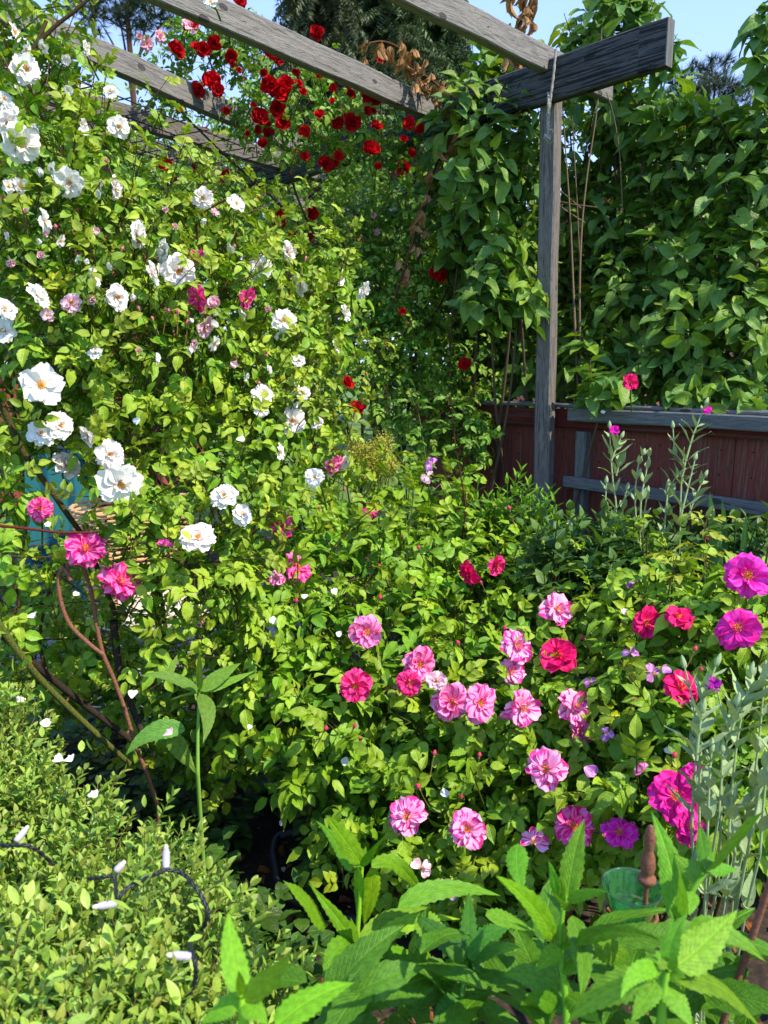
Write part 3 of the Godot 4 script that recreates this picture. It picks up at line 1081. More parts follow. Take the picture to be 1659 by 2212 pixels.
# ------------------------------------------------------------------ houses behind the leaves
func house(called: String, label: String, at: Vector3, turn: float, wall_col: Color, roof_col: Color, w: float, dpt: float, h: float, rh: float) -> Node3D:
	var t := base(called, at, label, "house")
	t.rotation.y = turn
	var wm := plain(called + "_wall", Color.WHITE, 0.85)
	var mb := MB.new()
	# core and upright boards
	mb.box(Vector3(0, h / 2, 0), Vector3(w, h, dpt), wall_col)
	for s in [-1, 1]:
		mb.tri(Vector3(-w / 2, h, s * dpt / 2), Vector3(w / 2, h, s * dpt / 2), Vector3(0, h + rh, s * dpt / 2), wall_col)
	put("wall", mb.done(), wm, t)
	var n := int(w / 0.16)
	var strip := MB.new()
	strip.beam(Vector3(0, 0, 0), Vector3(0, h, 0), 0.045, 0.02, Vector3(0, 0, 1), wall_col, 0.003)
	var sm := strip.done()
	for i in n + 1:
		put("batten", sm, wm, t, Transform3D(Basis(), Vector3(-w / 2 + i * w / n, 0, dpt / 2 + 0.012)))
	for side in [-1.0, 1.0]:
		var r := MB.new()
		var ridge := Vector3(0, h + rh + 0.03, 0)
		var eave := Vector3(side * (w / 2 + 0.35), h - 0.35 * rh / (w / 2) + 0.03, 0)
		var hd := dpt / 2 + 0.3
		var rows := 14
		for i in rows:
			var p := ridge.lerp(eave, float(i) / rows)
			var q := ridge.lerp(eave, float(i + 1) / rows) + Vector3(0, -0.02, 0)
			var pts := PackedVector3Array()
			var nn := int(hd * 2 / 0.045)
			for kk in 2:
				for j in nn + 1:
					var zz: float = lerpf(-hd, hd, float(j) / nn) * side
					pts.append((p if kk == 0 else q) + Vector3(0, 0.025 * sin(j * TAU / 5.0) + 0.025, zz))
			r.grid(pts, 2, nn + 1, roof_col * R(0.9, 1.08))
		put("roof", r.done(), wm, t)
		for zz in [-1.0, 1.0]:
			var bb := MB.new()
			bb.beam(Vector3(0, h + rh - 0.06, zz * hd), Vector3(side * (w / 2 + 0.38), h - 0.38 * rh / (w / 2) - 0.06, zz * hd), 0.03, 0.2, Vector3.UP, lin(232, 232, 235), 0.004)
			put("bargeboard", bb.done(), wm, t)
	var glass := plain("window_glass", Color(0.1, 0.12, 0.15), 0.08)
	for i in 2:
		var wx := (i - 0.5) * w * 0.45
		var win := Node3D.new()
		win.name = "window"
		t.add_child(win, true)
		win.position = Vector3(wx, h * 0.58, dpt / 2 + 0.03)
		var g := MB.new()
		g.box(Vector3.ZERO, Vector3(0.9, 1.1, 0.02))
		put("pane", g.done(), glass, win)
		var fr := MB.new()
		for s in [-1, 1]:
			fr.box(Vector3(s * 0.49, 0, 0.02), Vector3(0.1, 1.3, 0.05), lin(235, 235, 232))
			fr.box(Vector3(0, s * 0.6, 0.022), Vector3(0.88, 0.1, 0.05), lin(235, 235, 232))
		fr.box(Vector3(0, 0, 0.02), Vector3(0.05, 1.1, 0.04), lin(235, 235, 232))
		put("frame", fr.done(), wm, win)
	return t

func houses() -> void:
	var at := Vector3(-5.0, 0, -10.4)
	house("cottage", "red cottage with white bargeboards and clay tile roof behind the white rose", at, 0.12, lin(150, 70, 58), lin(160, 92, 76), 4.6, 5.0, 3.6, 2.1)
	at = P(1480, 480, 14.0)
	at.y = 0
	house("pink_house", "salmon pink house with white windows half hidden behind the lilac", at, -0.35, lin(190, 120, 105), lin(140, 80, 70), 7.0, 6.0, 3.0, 1.6)

# ------------------------------------------------------------------ far trees
func spruce(at: Vector3, h: float, r: float, label: String, s: float, col: Color, bare := 0.12) -> void:
	var t := base("spruce_tree", at, label, "tree", "conifers behind the garden")
	var mb := MB.new()
	mb.tube(PackedVector3Array([Vector3(0, 0, 0), Vector3(0.05, h * 0.5, 0), Vector3(0, h, 0)]), PackedFloat32Array([h * 0.018, h * 0.011, 0.01]), 8, lin(95, 75, 60))
	# twig spray with needles
	var tw := MB.new()
	for i in 9:
		var q := i / 8.0
		for sd in [-1.0, 1.0]:
			var b0 := Vector3(0, q * 0.6, -0.12 * q * q)
			for nn in 3:
				var d := Vector3(sd * R(0.10, 0.2) * (1.15 - q * 0.6), R(0.03, 0.12), R(-0.16, 0.02))
				tw.tri(b0 + Vector3(0, -0.02, 0), b0 + Vector3(0, 0.02, 0.006), b0 + d, Color.WHITE)
	var tm := tw.done()
	var xs := []
	var cs := []
	var y := h * bare
	while y < h * 0.985:
		var f := 1.0 - y / h
		var reach := r * pow(f, 0.8) * R(0.75, 1.1)
		var n := 6
		var ph := R(0, TAU)
		for k in n:
			var a := ph + TAU * k / n + R(-0.3, 0.3)
			var rr := reach * R(0.7, 1.1)
			var d := Vector3(cos(a), 0, sin(a))
			var tip := Vector3(0, y, 0) + d * rr + Vector3(0, -rr * 0.22, 0)
			mb.tube(PackedVector3Array([Vector3(0, y, 0), Vector3(0, y, 0) + d * rr * 0.5 + Vector3(0, -rr * 0.06, 0), tip]), PackedFloat32Array([0.03, 0.018, 0.006]), 4, lin(85, 70, 58))
			var m := int(rr * 9.0) + 3
			for j in m:
				var q := (j + 0.6) / m
				var p := Vector3(0, y, 0).lerp(tip, q) + Vector3(0, 0.04 * rr * sin(q * PI), 0) + at
				for sd in 2:
					var dd := (d * R(0.3, 0.9) + d.cross(Vector3.UP) * R(-0.9, 0.9) + Vector3(0, R(-0.9, -0.1), 0)).normalized()
					xs.append(aim(p, dd, Vector3(R(-0.3, 0.3), 1, R(-0.3, 0.3)), R(0.7, 1.25) * s))
					cs.append(col * R(0.6, 1.15))
		y += h * 0.022 + 0.05
	put("trunk", mb.done(), mats.bark, t)
	multi("needles", tm, mats.needle, xs, cs, t)

func broad_tree(called: String, at: Vector3, bl: Array, leafm: ArrayMesh, m: Material, density: float, label: String, group: String, trunk_r: float, v := 0.4) -> Node3D:
	var t := base(called, at, label, "tree" if trunk_r > 0.05 else "shrub", group)
	var mb := MB.new()
	var mean := Vector3.ZERO
	for b in bl: mean += b[0] / bl.size()
	if trunk_r > 0.05:
		mb.tube(smooth(PackedVector3Array([at, at.lerp(mean, 0.5) + RV() * 0.1, mean]), 5), radii(11, trunk_r, trunk_r * 0.5), 8, lin(120, 90, 70))
	for b in bl:
		var o: Vector3 = at.lerp(mean, R(0.75, 0.98)) if trunk_r > 0.05 else at + RV() * Vector3(0.1, 0, 0.1)
		var mid: Vector3 = o.lerp(b[0], 0.5) + Vector3(0, (b[0].y - o.y) * 0.12, 0) + RV() * 0.1
		var line := smooth(PackedVector3Array([o, mid, b[0]]), 5)
		var r0 := trunk_r * (0.35 if trunk_r > 0.05 else 1.0)
		mb.tube(line, radii(line.size(), r0, r0 * 0.25), 6, lin(110, 95, 78))
	putw("trunk", mb, mats.bark, t)
	foliage(t, [leafm], m, spots(bl, density, 0.3), 0.0, 0.4, 1.0, v, 0.2, 0.75, 1.3, "crown")
	return t

func far_trees() -> void:
	var g := P(820, 400, 17.0)
	g.y = 0
	spruce(g, 14.5, 2.9, "tall dark spruce tree behind the red roses", 0.9, lin(104, 130, 88), 0.3)
	g = P(690, 400, 16.0)
	g.y = 0
	spruce(g, 13.0, 2.0, "slimmer spruce tree with drooping bare twigs, beside the taller one", 0.8, lin(116, 132, 98), 0.3)
	g = P(945, 400, 19.0)
	g.y = 0
	spruce(g, 12.0, 2.2, "small spruce tree nearest the sky gap beside the lilac", 0.9, lin(106, 136, 92), 0.3)
	# pine at the upper left
	var pm := MB.new()
	for i in 34:
		var d := (Vector3.UP * 0.4 + RV()).normalized()
		pm.tri(Vector3(0.008, 0, 0), Vector3(-0.008, 0, 0.004), d * 0.24, lin(66, 88, 58))
	var tuft := pm.done()
	var bl := blobs([[250, 10, 20, 45], [330, 0, 20, 55], [290, 40, 20, 40], [215, 45, 20, 30], [370, 30, 20, 26], [280, -70, 20, 70], [180, 10, 20, 40]])
	g = P(300, 500, 20)
	g.y = 0
	broad_tree("pine_tree", g, bl, tuft, mats.needle, 210.0, "pine tree with tufted crown above the left rafter", "conifers behind the garden", 0.12)
	bl = blobs([[1500, 175, 18, 40], [1545, 150, 18, 35], [1470, 220, 18, 45], [1540, 230, 18, 60], [1590, 220, 18, 50]])
	g = P(1540, 600, 18)
	g.y = 0
	broad_tree("pine_tree", g, bl, tuft, mats.needle, 210.0, "hazy pine tree showing in the gap right of the beam end", "conifers behind the garden", 0.12)
	# sunlit shrubs beyond the fence and the pergola
	var lf := MB.new()
	for i in 7:
		leaf(lf, aim(Vector3(0, i * 0.035, 0), Vector3(cos(i * 2.4), 0.5, sin(i * 2.4)), Vector3.UP), 0.10, 0.065, "oval", 4, 0.5, 0.3, 0.06, lin(120, 160, 45))
	var lm := lf.done()
	var list := [
		["far_shrub", [[1000, 560, 6.0, 130], [1100, 660, 6.0, 140], [930, 700, 6.2, 140], [1080, 780, 5.8, 120]], "sunlit green shrub seen through the lilac stems left of the post"],
		["far_shrub", [[1300, 560, 6.4, 150], [1430, 640, 6.4, 170], [1280, 720, 6.2, 140], [1560, 600, 6.5, 160]], "sunlit green shrub seen through the lilac above the fence"],
		["far_shrub", [[780, 480, 6.5, 140], [680, 620, 6.5, 170], [860, 640, 6.5, 150], [760, 800, 6.0, 160]], "sunlit shrub behind the lower red roses"],
		["far_shrub", [[560, 420, 6.6, 130], [480, 560, 6.4, 150], [560, 700, 6.2, 170], [640, 880, 5.6, 150]], "green shrub behind the pergola's lower rafters"],
		["far_shrub", [[380, 840, 5.2, 170], [260, 760, 5.4, 170], [480, 1000, 5.0, 140], [300, 980, 4.8, 130]], "green shrub behind the wicker chair"],
		["far_shrub", [[40, 420, 4.6, 150], [30, 560, 4.5, 150], [80, 700, 5.0, 180], [20, 830, 4.5, 150], [60, 900, 4.8, 180], [150, 1050, 4.6, 150]], "dark shrub behind the teal chair"],
	]
	for l in list:
		var b := blobs(l[1])
		var gg: Vector3 = b[0][0]
		gg.y = 0
		broad_tree(l[0], gg, b, lm, mats.rose, 190.0, l[2], "shrubs behind the garden", 0.02)

# ------------------------------------------------------------------ lilac
func single_leaves(parent: Node3D, meshes: Array, m: Material, bl: Array, count: int, up: float, hang: float, smin: float, smax: float, off := 0.0) -> void:
	var made := 0
	var tries := 0
	while made < count and tries < count * 30:
		tries += 1
		var b: Array = bl[rng.randi() % bl.size()]
		if rng.randf() > b[2]: continue
		var d := RV()
		var p: Vector3 = b[0] + d * b[1] * R(0.92, 1.05)
		var tc := (cam_pos - p).normalized()
		if d.dot(tc) < 0.25 or p.y < 0.08: continue
		if depth_in(bl, p, -1) > 0.12 or hides_bloom(p): continue
		var nrm := (d * 0.6 + Vector3.UP * up + sun_dir * 0.4 + RV() * 0.4).normalized()
		var y := (d * 0.5 + RV() * 0.9 + Vector3(0, -hang, 0))
		y = (y - nrm * y.dot(nrm)).normalized()
		put("leaf", meshes[rng.randi() % meshes.size()], m, parent, aim(p - parent.position + d * off, y, nrm, R(smin, smax)))
		made += 1

func lilac_leaf(mb: MB, xf: Transform3D, L: float, col: Color) -> void:
	mb.tube(PackedVector3Array([xf * Vector3(0, -L * 0.28, -0.006), xf * Vector3(0, 0, 0)]), radii(2, 0.0012, 0.001), 3, lin(130, 140, 70))
	leaf(mb, xf, L, L * R(0.60, 0.76), "heart", 7, R(0.1, 1.1), R(0.2, 0.62), 0.07, col)

func lilac() -> void:
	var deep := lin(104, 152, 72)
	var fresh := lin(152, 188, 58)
	var shoots := []
	for v in 5:
		var mb := MB.new()
		var H := 0.2
		mb.tube(PackedVector3Array([Vector3.ZERO, Vector3(0.01, H * 0.5, 0), Vector3(0.02, H, 0.01)]), radii(3, 0.0035, 0.0018), 4, lin(120, 110, 80))
		for i in 5:
			var y := H * (i + 0.6) / 5.0
			for s in 2:
				var phi := i * PI / 2 + s * PI + R(-0.3, 0.3)
				var th := R(1.1, 1.9)
				var d := Vector3(sin(th) * cos(phi), cos(th), sin(th) * sin(phi))
				var nn := Vector3(cos(phi) * 0.5, 0.8, sin(phi) * 0.5)
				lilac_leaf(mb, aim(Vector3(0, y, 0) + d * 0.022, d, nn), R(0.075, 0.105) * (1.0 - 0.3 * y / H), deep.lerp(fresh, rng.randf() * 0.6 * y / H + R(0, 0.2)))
		shoots.append(mb.done())
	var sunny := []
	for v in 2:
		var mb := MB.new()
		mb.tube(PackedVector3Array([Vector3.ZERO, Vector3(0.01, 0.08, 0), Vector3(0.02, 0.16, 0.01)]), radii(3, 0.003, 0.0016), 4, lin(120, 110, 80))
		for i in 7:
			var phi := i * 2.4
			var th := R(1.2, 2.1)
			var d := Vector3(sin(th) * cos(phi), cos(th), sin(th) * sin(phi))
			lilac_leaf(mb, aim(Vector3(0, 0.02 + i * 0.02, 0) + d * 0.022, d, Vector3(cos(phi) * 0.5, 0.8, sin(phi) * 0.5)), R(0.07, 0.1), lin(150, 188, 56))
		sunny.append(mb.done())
	var singles := []
	for v in 6:
		var mb := MB.new()
		lilac_leaf(mb, Transform3D(), R(0.085, 0.108), deep.lerp(fresh, R(0, 0.7)))
		singles.append(mb.done())
	var groups := [
		["lilac branch hanging in front of the pergola beam, left of the post", P(1090, 800, 3.75), [[1010, 265, 3.2, 75], [1085, 310, 3.15, 90], [1040, 400, 3.15, 75], [1110, 420, 3.2, 60], [1075, 560, 3.15, 65], [1060, 640, 3.1, 60], [1120, 660, 3.1, 50], [1110, 170, 3.4, 75], [1040, 190, 3.4, 50], [1000, 480, 3.3, 45], [1140, 520, 3.7, 70], [960, 380, 3.6, 60], [1140, 330, 3.6, 60], [1130, 620, 3.5, 60], [1010, 560, 3.4, 60]]],
		["lilac shrub behind the post with sunlit leaves rising above the beam", P(1290, 880, 3.5), [[1250, 120, 3.5, 55], [1330, 80, 3.4, 75], [1400, 60, 3.35, 45], [1330, -10, 3.4, 50], [1440, 130, 3.25, 35], [1440, 230, 3.2, 45], [1290, 190, 3.5, 60, 0.6], [1380, 250, 3.5, 100], [1330, 340, 3.6, 90, 0.7], [1440, 340, 3.4, 90], [1250, 400, 3.7, 70, 0.8], [1230, 260, 3.9, 70, 0.8], [1215, 520, 3.9, 80], [1200, 650, 3.8, 80], [1310, 845, 3.02, 42], [1360, 830, 3.1, 50], [1280, 520, 3.6, 100, 0.8], [1390, 500, 3.4, 110], [1260, 660, 3.55, 100], [1370, 660, 3.35, 110], [1310, 790, 3.3, 80], [1400, 800, 3.25, 70], [1180, 800, 3.6, 90]]],
		["broad lilac shrub overhanging the fence at the right edge", P(1580, 880, 3.05), [[1540, 310, 3.3, 70], [1620, 260, 3.15, 65], [1670, 150, 3.0, 50], [1665, 60, 3.0, 45], [1600, 340, 3.1, 90], [1670, 320, 3.0, 90], [1510, 420, 3.25, 100], [1620, 450, 3.0, 105], [1500, 560, 3.2, 110], [1610, 600, 3.0, 115], [1500, 700, 3.1, 110], [1620, 740, 2.95, 115], [1470, 800, 3.1, 70], [1570, 820, 2.98, 75], [1650, 850, 2.88, 60], [1480, 862, 2.92, 36], [1600, 868, 2.8, 42]]],
		["shaded lilac foliage above the fence's far end", P(1050, 880, 3.9), [[1080, 760, 3.8, 90], [1010, 700, 3.9, 90], [1100, 640, 3.9, 80], [1060, 850, 3.8, 60], [1000, 560, 4.0, 80], [1110, 520, 4.0, 70, 0.7], [960, 820, 4.0, 80]]],
	]
	for g in groups:
		var bl := blobs(g[2])
		var foot: Vector3 = g[1]
		foot.y = 0
		var t := base("lilac_shrub", foot, g[0], "shrub", "lilac hedge")
		var mb := MB.new()
		for b in bl:
			if rng.randf() < 0.25: continue
			var c: Vector3 = b[0]
			var o := foot + Vector3(R(-0.35, 0.35), 0, R(-0.15, 0.1)) + Vector3((c.x - foot.x) * 0.5, 0, (c.z - foot.z) * 0.5)
			var line := smooth(PackedVector3Array([o, o.lerp(c, 0.35) + Vector3(R(-0.04, 0.04), 0.1, 0), o.lerp(c, 0.7) + Vector3(R(-0.06, 0.06), 0.08, R(-0.05, 0.05)), c]), 5)
			mb.tube(line, radii(line.size(), 0.011, 0.004), 6, lin(125, 108, 88))
		putw("stem", mb, mats.bark, t)
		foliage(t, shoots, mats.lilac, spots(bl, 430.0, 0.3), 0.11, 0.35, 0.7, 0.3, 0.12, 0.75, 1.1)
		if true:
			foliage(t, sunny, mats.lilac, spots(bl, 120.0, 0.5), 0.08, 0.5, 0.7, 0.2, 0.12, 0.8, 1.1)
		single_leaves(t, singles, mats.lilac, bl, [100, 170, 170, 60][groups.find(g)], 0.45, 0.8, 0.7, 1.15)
	# bare stems and dry twigs beside the post
	var dry := base("dry_lilac_stems", P(1250, 900, 3.35) * Vector3(1, 0, 1), "bare tan lilac stems and dead twigs right of the post", "branch")
	for l in [[[1262, 900], [1252, 700], [1255, 520], [1268, 380], [1290, 230], [1300, 60]], [[1250, 880], [1238, 620], [1232, 480], [1222, 330], [1215, 230]], [[1252, 560], [1246, 430], [1240, 330], [1236, 250]], [[1345, 460], [1338, 330], [1325, 250], [1310, 200]], [[1262, 480], [1210, 445], [1165, 395], [1162, 380]], [[1255, 450], [1220, 420], [1195, 400]], [[1190, 430], [1230, 440], [1290, 448]]]:
		var mb := MB.new()
		var line := smooth(path(l, 3.3, 3.15), 5)
		mb.tube(line, radii(line.size(), 0.0062 if l.size() > 4 else 0.003, 0.002), 5, lin(168, 145, 120))
		putw("stem", mb, mats.bark, dry)
	# twigs with dry brown leaves
	var dl := MB.new()
	for i in 3:
		leaf(dl, aim(Vector3(R(-0.005, 0.005), 0, 0), Vector3(R(-0.5, 0.5), -1, R(-0.5, 0.5)), RV()), R(0.055, 0.085), 0.028, "lance", 6, R(-0.6, 0.9), 0.6, 0.12, lin(184, 140, 92) * R(0.7, 1.1))
	var dm := dl.done()
	var twigs := [
		["dead branch with curled brown leaves above the long middle rafter", [[790, 95], [830, 90], [870, 110], [900, 150], [940, 180], [970, 215], [990, 260]], 3.0, 3.25, 50, 38.0],
		["dead branch with hanging brown leaves in front of the header beam", [[985, 270], [960, 330], [930, 400], [905, 470], [880, 560], [850, 650]], 3.15, 3.3, 22, 30.0],
		["dead leafy twig standing above the rafter near the rope", [[1150, 190], [1120, 110], [1125, 50], [1140, -10]], 3.05, 3.05, 60, 50.0],
		["dead brown twig tangle in the gap beside the post", [[1280, 300], [1310, 290], [1350, 300], [1300, 270]], 3.6, 3.7, 16, 35.0],
	]
	for w in twigs:
		var line := smooth(path(w[1], w[2], w[3]), 6)
		var t := base("dead_branch", line[line.size() - 1], w[0], "branch", "dead branches in the lilac")
		var mb := MB.new()
		mb.tube(line, radii(line.size(), 0.004, 0.007), 5, lin(125, 88, 58))
		for i in 14:
			var p := line[rng.randi() % line.size()]
			var q := p + RV() * R(0.04, 0.1)
			mb.tube(PackedVector3Array([p, p.lerp(q, 0.5) + Vector3(0, 0.01, 0), q]), radii(3, 0.0022, 0.001), 4, lin(125, 88, 58))
		putw("twig", mb, mats.bark, t)
		for i in w[4]:
			var p := line[rng.randi() % line.size()] + RV() * R(0, w[5] / FOC * 3.1)
			put("leaf", dm, mats.dead, t, aim(p - t.position, Vector3(R(-0.3, 0.3), 1, R(-0.3, 0.3)), RV(), R(0.7, 1.15)))

# ------------------------------------------------------------------ red climbing rose
func red_climber() -> void:
	var list := [[330, 190, 3.3, 70, 0.4], [410, 130, 3.25, 80], [470, 110, 3.25, 70], [540, 110, 3.35, 60], [560, 220, 3.3, 105], [670, 160, 3.45, 50, 0.6], [680, 260, 3.3, 100], [780, 280, 3.35, 90], [860, 290, 3.4, 65], [430, 260, 4.1, 70, 0.6], [470, 370, 4.7, 80], [590, 390, 4.4, 85], [700, 370, 4.6, 75], [810, 360, 4.5, 65], [640, 490, 4.3, 90], [760, 500, 3.7, 110], [880, 480, 3.7, 100], [960, 560, 3.8, 90], [860, 610, 3.6, 110], [760, 640, 3.6, 110], [960, 680, 3.7, 95], [850, 740, 3.45, 110], [760, 800, 3.4, 90], [930, 800, 3.5, 90], [860, 860, 3.4, 80], [1010, 790, 3.6, 60], [960, 900, 3.6, 80], [1010, 960, 3.45, 70], [900, 960, 3.4, 60], [1040, 880, 3.6, 50], [680, 600, 3.8, 100], [960, 420, 3.9, 70], [600, 640, 3.9, 110], [520, 480, 3.8, 100], [420, 440, 3.9, 100], [340, 340, 4.5, 90], [260, 420, 3.9, 110]]
	var bl := blobs(list)
	var foot := P(860, 1000, 3.6)
	foot.y = 0
	var t := base("red_climbing_rose", foot, "red climbing rose in flower over the pergola rafters", "rose")
	var col := lin(116, 174, 56)
	var young := lin(168, 202, 66)
	var shoots := []
	for i in 4: shoots.append(rose_shoot(0.033, 5, 2, col, young, lin(95, 90, 45)))
	var singles := []
	for i in 5:
		var mb := MB.new()
		rose_leaf(mb, Transform3D(), R(0.034, 0.042), 2, col.lerp(young, R(0, 0.6)))
		singles.append(mb.done())
	var mb := MB.new()
	for l in [[[860, 1000], [870, 850], [900, 700], [905, 520], [930, 400], [960, 300]], [[850, 1000], [780, 800], [720, 600], [640, 420], [600, 250]], [[880, 1000], [800, 700], [640, 480], [480, 330], [350, 200]], [[870, 1000], [900, 760], [960, 640], [1010, 500]]]:
		var line := smooth(path(l, 3.6, 3.35), 6)
		mb.tube(line, radii(line.size(), 0.009, 0.004), 6, lin(82, 72, 50))
	putw("cane", mb, mats.bark, t)
	var rows := []
	for r in [[378, 112, 40], [440, 108, 32], [465, 92, 30], [425, 195, 32], [457, 180, 42], [470, 195, 30], [515, 8, 30], [685, 75, 31], [578, 108, 42], [600, 125, 28], [630, 125, 22], [580, 185, 42], [602, 198, 42], [618, 186, 36], [600, 235, 34], [610, 265, 33], [562, 252, 36], [580, 291, 28], [690, 160, 22], [795, 203, 36], [812, 212, 26], [760, 267, 39], [728, 264, 27], [660, 285, 27], [690, 250, 24], [813, 275, 27], [885, 268, 29], [908, 278, 25], [800, 328, 40], [872, 362, 31], [702, 356, 33], [731, 338, 22], [425, 365, 26], [490, 383, 29], [357, 355, 30], [376, 394, 20], [600, 474, 36], [672, 460, 28], [545, 428, 26], [547, 455, 18], [672, 515, 20], [668, 488, 16], [635, 510, 22], [940, 590, 28], [957, 597, 27], [770, 883, 36], [748, 828, 30], [1005, 787, 28], [870, 672, 16], [775, 652, 14], [775, 520, 16], [500, 120, 30], [655, 200, 18], [720, 190, 18], [640, 155, 18], [500, 505, 22]]:
		rows.append([r[0], r[1], r[2] * 1.06, "red", "red" if rng.randf() < 0.75 else "dark"])
	for r in [[410, 55, 34], [345, 78, 26], [318, 95, 28], [300, 80, 20], [810, 500, 22], [805, 465, 18], [848, 380, 22]]:
		rows.append([r[0], r[1], r[2], "half" if r[2] < 24 else "white", "shell"])
	for i in 34:
		var px := R(300, 900)
		rows.append([px, clampf(R(70, 330) + (px - 600) * 0.18, 50, 420), R(13, 25), "red", "red"])
	flowers_on(t, bl, rows, 3.2, {"red": [mats.red_a, mats.red_b], "dark": [mats.red_b], "shell": [mats.shell]}, 0.07)
	foliage(t, shoots, mats.rose, spots(bl, 900.0, 0.3), 0.1, 0.2, 0.8, 0.4, 0.15)
	single_leaves(t, singles, mats.rose, bl, 200, 0.5, 0.4, 0.8, 1.2)
	for b in [[475, 240], [525, 175], [500, 215], [740, 240], [700, 300], [790, 810], [832, 745], [895, 640], [820, 245], [560, 330], [450, 330], [848, 240], [880, 700], [640, 330], [530, 300]]:
		bud(t, P(b[0], b[1], skin(bl, b[0], b[1], 3.3) - 0.07), 0.022, "red", lin(170, 15, 30))

# ------------------------------------------------------------------ white rose
func white_rose() -> void:
	var list := [[40, 60, 2.15, 90], [120, 120, 2.2, 50, 0.7], [70, 220, 2.05, 120], [190, 260, 2.2, 75, 0.6], [70, 380, 1.98, 130], [220, 360, 2.15, 110], [330, 430, 2.25, 95], [150, 510, 1.98, 130], [290, 530, 2.1, 125], [420, 530, 2.25, 105], [520, 560, 2.35, 90], [610, 590, 2.45, 85], [690, 610, 2.55, 70], [735, 650, 2.6, 45, 0.8], [90, 650, 1.92, 140], [240, 680, 1.98, 140], [390, 680, 2.1, 130], [520, 690, 2.25, 110], [630, 700, 2.4, 90], [700, 740, 2.5, 55], [110, 800, 1.9, 120], [240, 830, 1.98, 130], [380, 820, 2.05, 130], [510, 830, 2.2, 110], [610, 850, 2.3, 85], [90, 920, 1.95, 90, 0.7], [260, 950, 2.0, 90, 0.6], [400, 930, 2.1, 100, 0.8], [540, 950, 2.2, 100], [650, 940, 2.35, 75], [710, 990, 2.4, 50], [30, 1080, 1.9, 60, 0.7], [290, 1080, 1.88, 70], [380, 1090, 1.95, 80], [500, 1050, 2.1, 90], [600, 1040, 2.25, 80], [450, 1160, 2.0, 90], [330, 1180, 1.9, 80], [60, 1180, 1.85, 70, 0.8], [220, 1170, 1.9, 55, 0.6], [400, 1260, 1.95, 85, 0.8], [300, 1290, 1.95, 75, 0.5], [100, 1290, 1.85, 70, 0.6], [490, 1250, 2.05, 80], [200, 1340, 2.0, 80, 0.5], [350, 1400, 2.0, 80, 0.7], [480, 1360, 2.05, 80], [130, 1400, 2.1, 80, 0.7], [50, 1430, 2.35, 100], [180, 1460, 2.35, 90], [300, 1490, 2.3, 90], [400, 1520, 2.25, 80], [240, 1400, 2.5, 100], [60, 1330, 2.6, 110], [480, 1480, 2.2, 80], [460, 1600, 2.4, 90], [560, 1600, 2.3, 80], [370, 1620, 2.45, 80]]
	var bl := blobs(list)
	var foot := P(330, 1500, 2.15)
	foot.y = 0
	var t := base("white_rose_bush", foot, "tall white rose bush with pink buds filling the view beside the pergola", "rose")
	var col := lin(128, 182, 44)
	var young := lin(194, 216, 62)
	var shoots := []
	for i in 5: shoots.append(rose_shoot(R(0.034, 0.041), 5, 2, col, young, lin(118, 82, 52), 1.35))
	var singles := []
	for i in 6:
		var mb := MB.new()
		rose_leaf(mb, Transform3D(), R(0.036, 0.046), 2, col.lerp(young, R(0, 0.8)), "oval", 0.62, Color(0.12, 0.14, 0.03), 9, 0.06)
		singles.append(mb.done())
	# canes
	var canes := [
		[[[340, 1500], [345, 1380], [335, 1280], [330, 1150], [327, 1000], [326, 900], [345, 810], [385, 765], [420, 740]], 2.05, 1.95, 0.0085, lin(128, 138, 62)],
		[[[362, 1420], [350, 1300], [325, 1200], [318, 1130]], 2.06, 2.05, 0.006, lin(138, 135, 70)],
		[[[-20, 840], [10, 890], [55, 985], [100, 1045], [145, 1110], [190, 1180], [250, 1330]], 1.78, 1.95, 0.008, lin(98, 92, 52)],
		[[[-20, 1325], [45, 1415], [90, 1470], [150, 1530], [230, 1605], [280, 1650]], 1.72, 1.95, 0.0085, lin(112, 122, 55)],
		[[[-20, 1345], [70, 1430], [160, 1505], [285, 1600]], 1.76, 1.97, 0.010, lin(72, 60, 50)],
		[[[245, 1340], [255, 1430], [277, 1505], [310, 1590]], 1.95, 2.0, 0.010, lin(85, 75, 68)],
		[[[470, 640], [440, 560], [425, 480], [470, 440], [505, 428]], 2.15, 2.1, 0.004, lin(135, 92, 62)],
		[[[100, 45], [70, 115], [55, 150], [20, 210]], 1.98, 1.98, 0.005, lin(105, 92, 60)],
		[[[40, 140], [110, 65], [160, 25], [200, -10]], 1.98, 1.98, 0.006, lin(95, 80, 58)],
		[[[240, 740], [280, 650], [300, 610], [330, 585]], 1.9, 1.9, 0.004, lin(78, 52, 45)],
		[[[380, 1050], [420, 990], [455, 930], [480, 880]], 2.2, 2.2, 0.006, lin(105, 98, 60)],
		[[[60, 1440], [50, 1350], [30, 1260], [10, 1180]], 2.0, 2.0, 0.006, lin(95, 80, 50)],
		[[[-10, 1135], [60, 1142], [130, 1150], [205, 1150]], 1.7, 1.75, 0.0035, lin(130, 60, 50)],
		[[[100, 1450], [85, 1380], [100, 1300], [120, 1230]], 2.0, 1.95, 0.005, lin(110, 85, 50)],
	]
	for c in canes:
		var mb := MB.new()
		var line := smooth(path(c[0], c[1], c[2]), 6)
		mb.tube(line, radii(line.size(), c[3], c[3] * 0.75), 8, c[4])
		for i in range(2, line.size() - 1, 3):
			if c[3] < 0.0055 or rng.randf() < 0.4: continue
			var tg := (line[i + 1] - line[i]).normalized()
			var sd := tg.cross(RV()).normalized()
			mb.tube(PackedVector3Array([line[i] + sd * c[3] * 0.7, line[i] + sd * (c[3] + 0.011) - tg * 0.004]), PackedFloat32Array([0.0038, 0.0004]), 4, lin(165, 120, 85))
		putw("cane", mb, mats.bark, t)
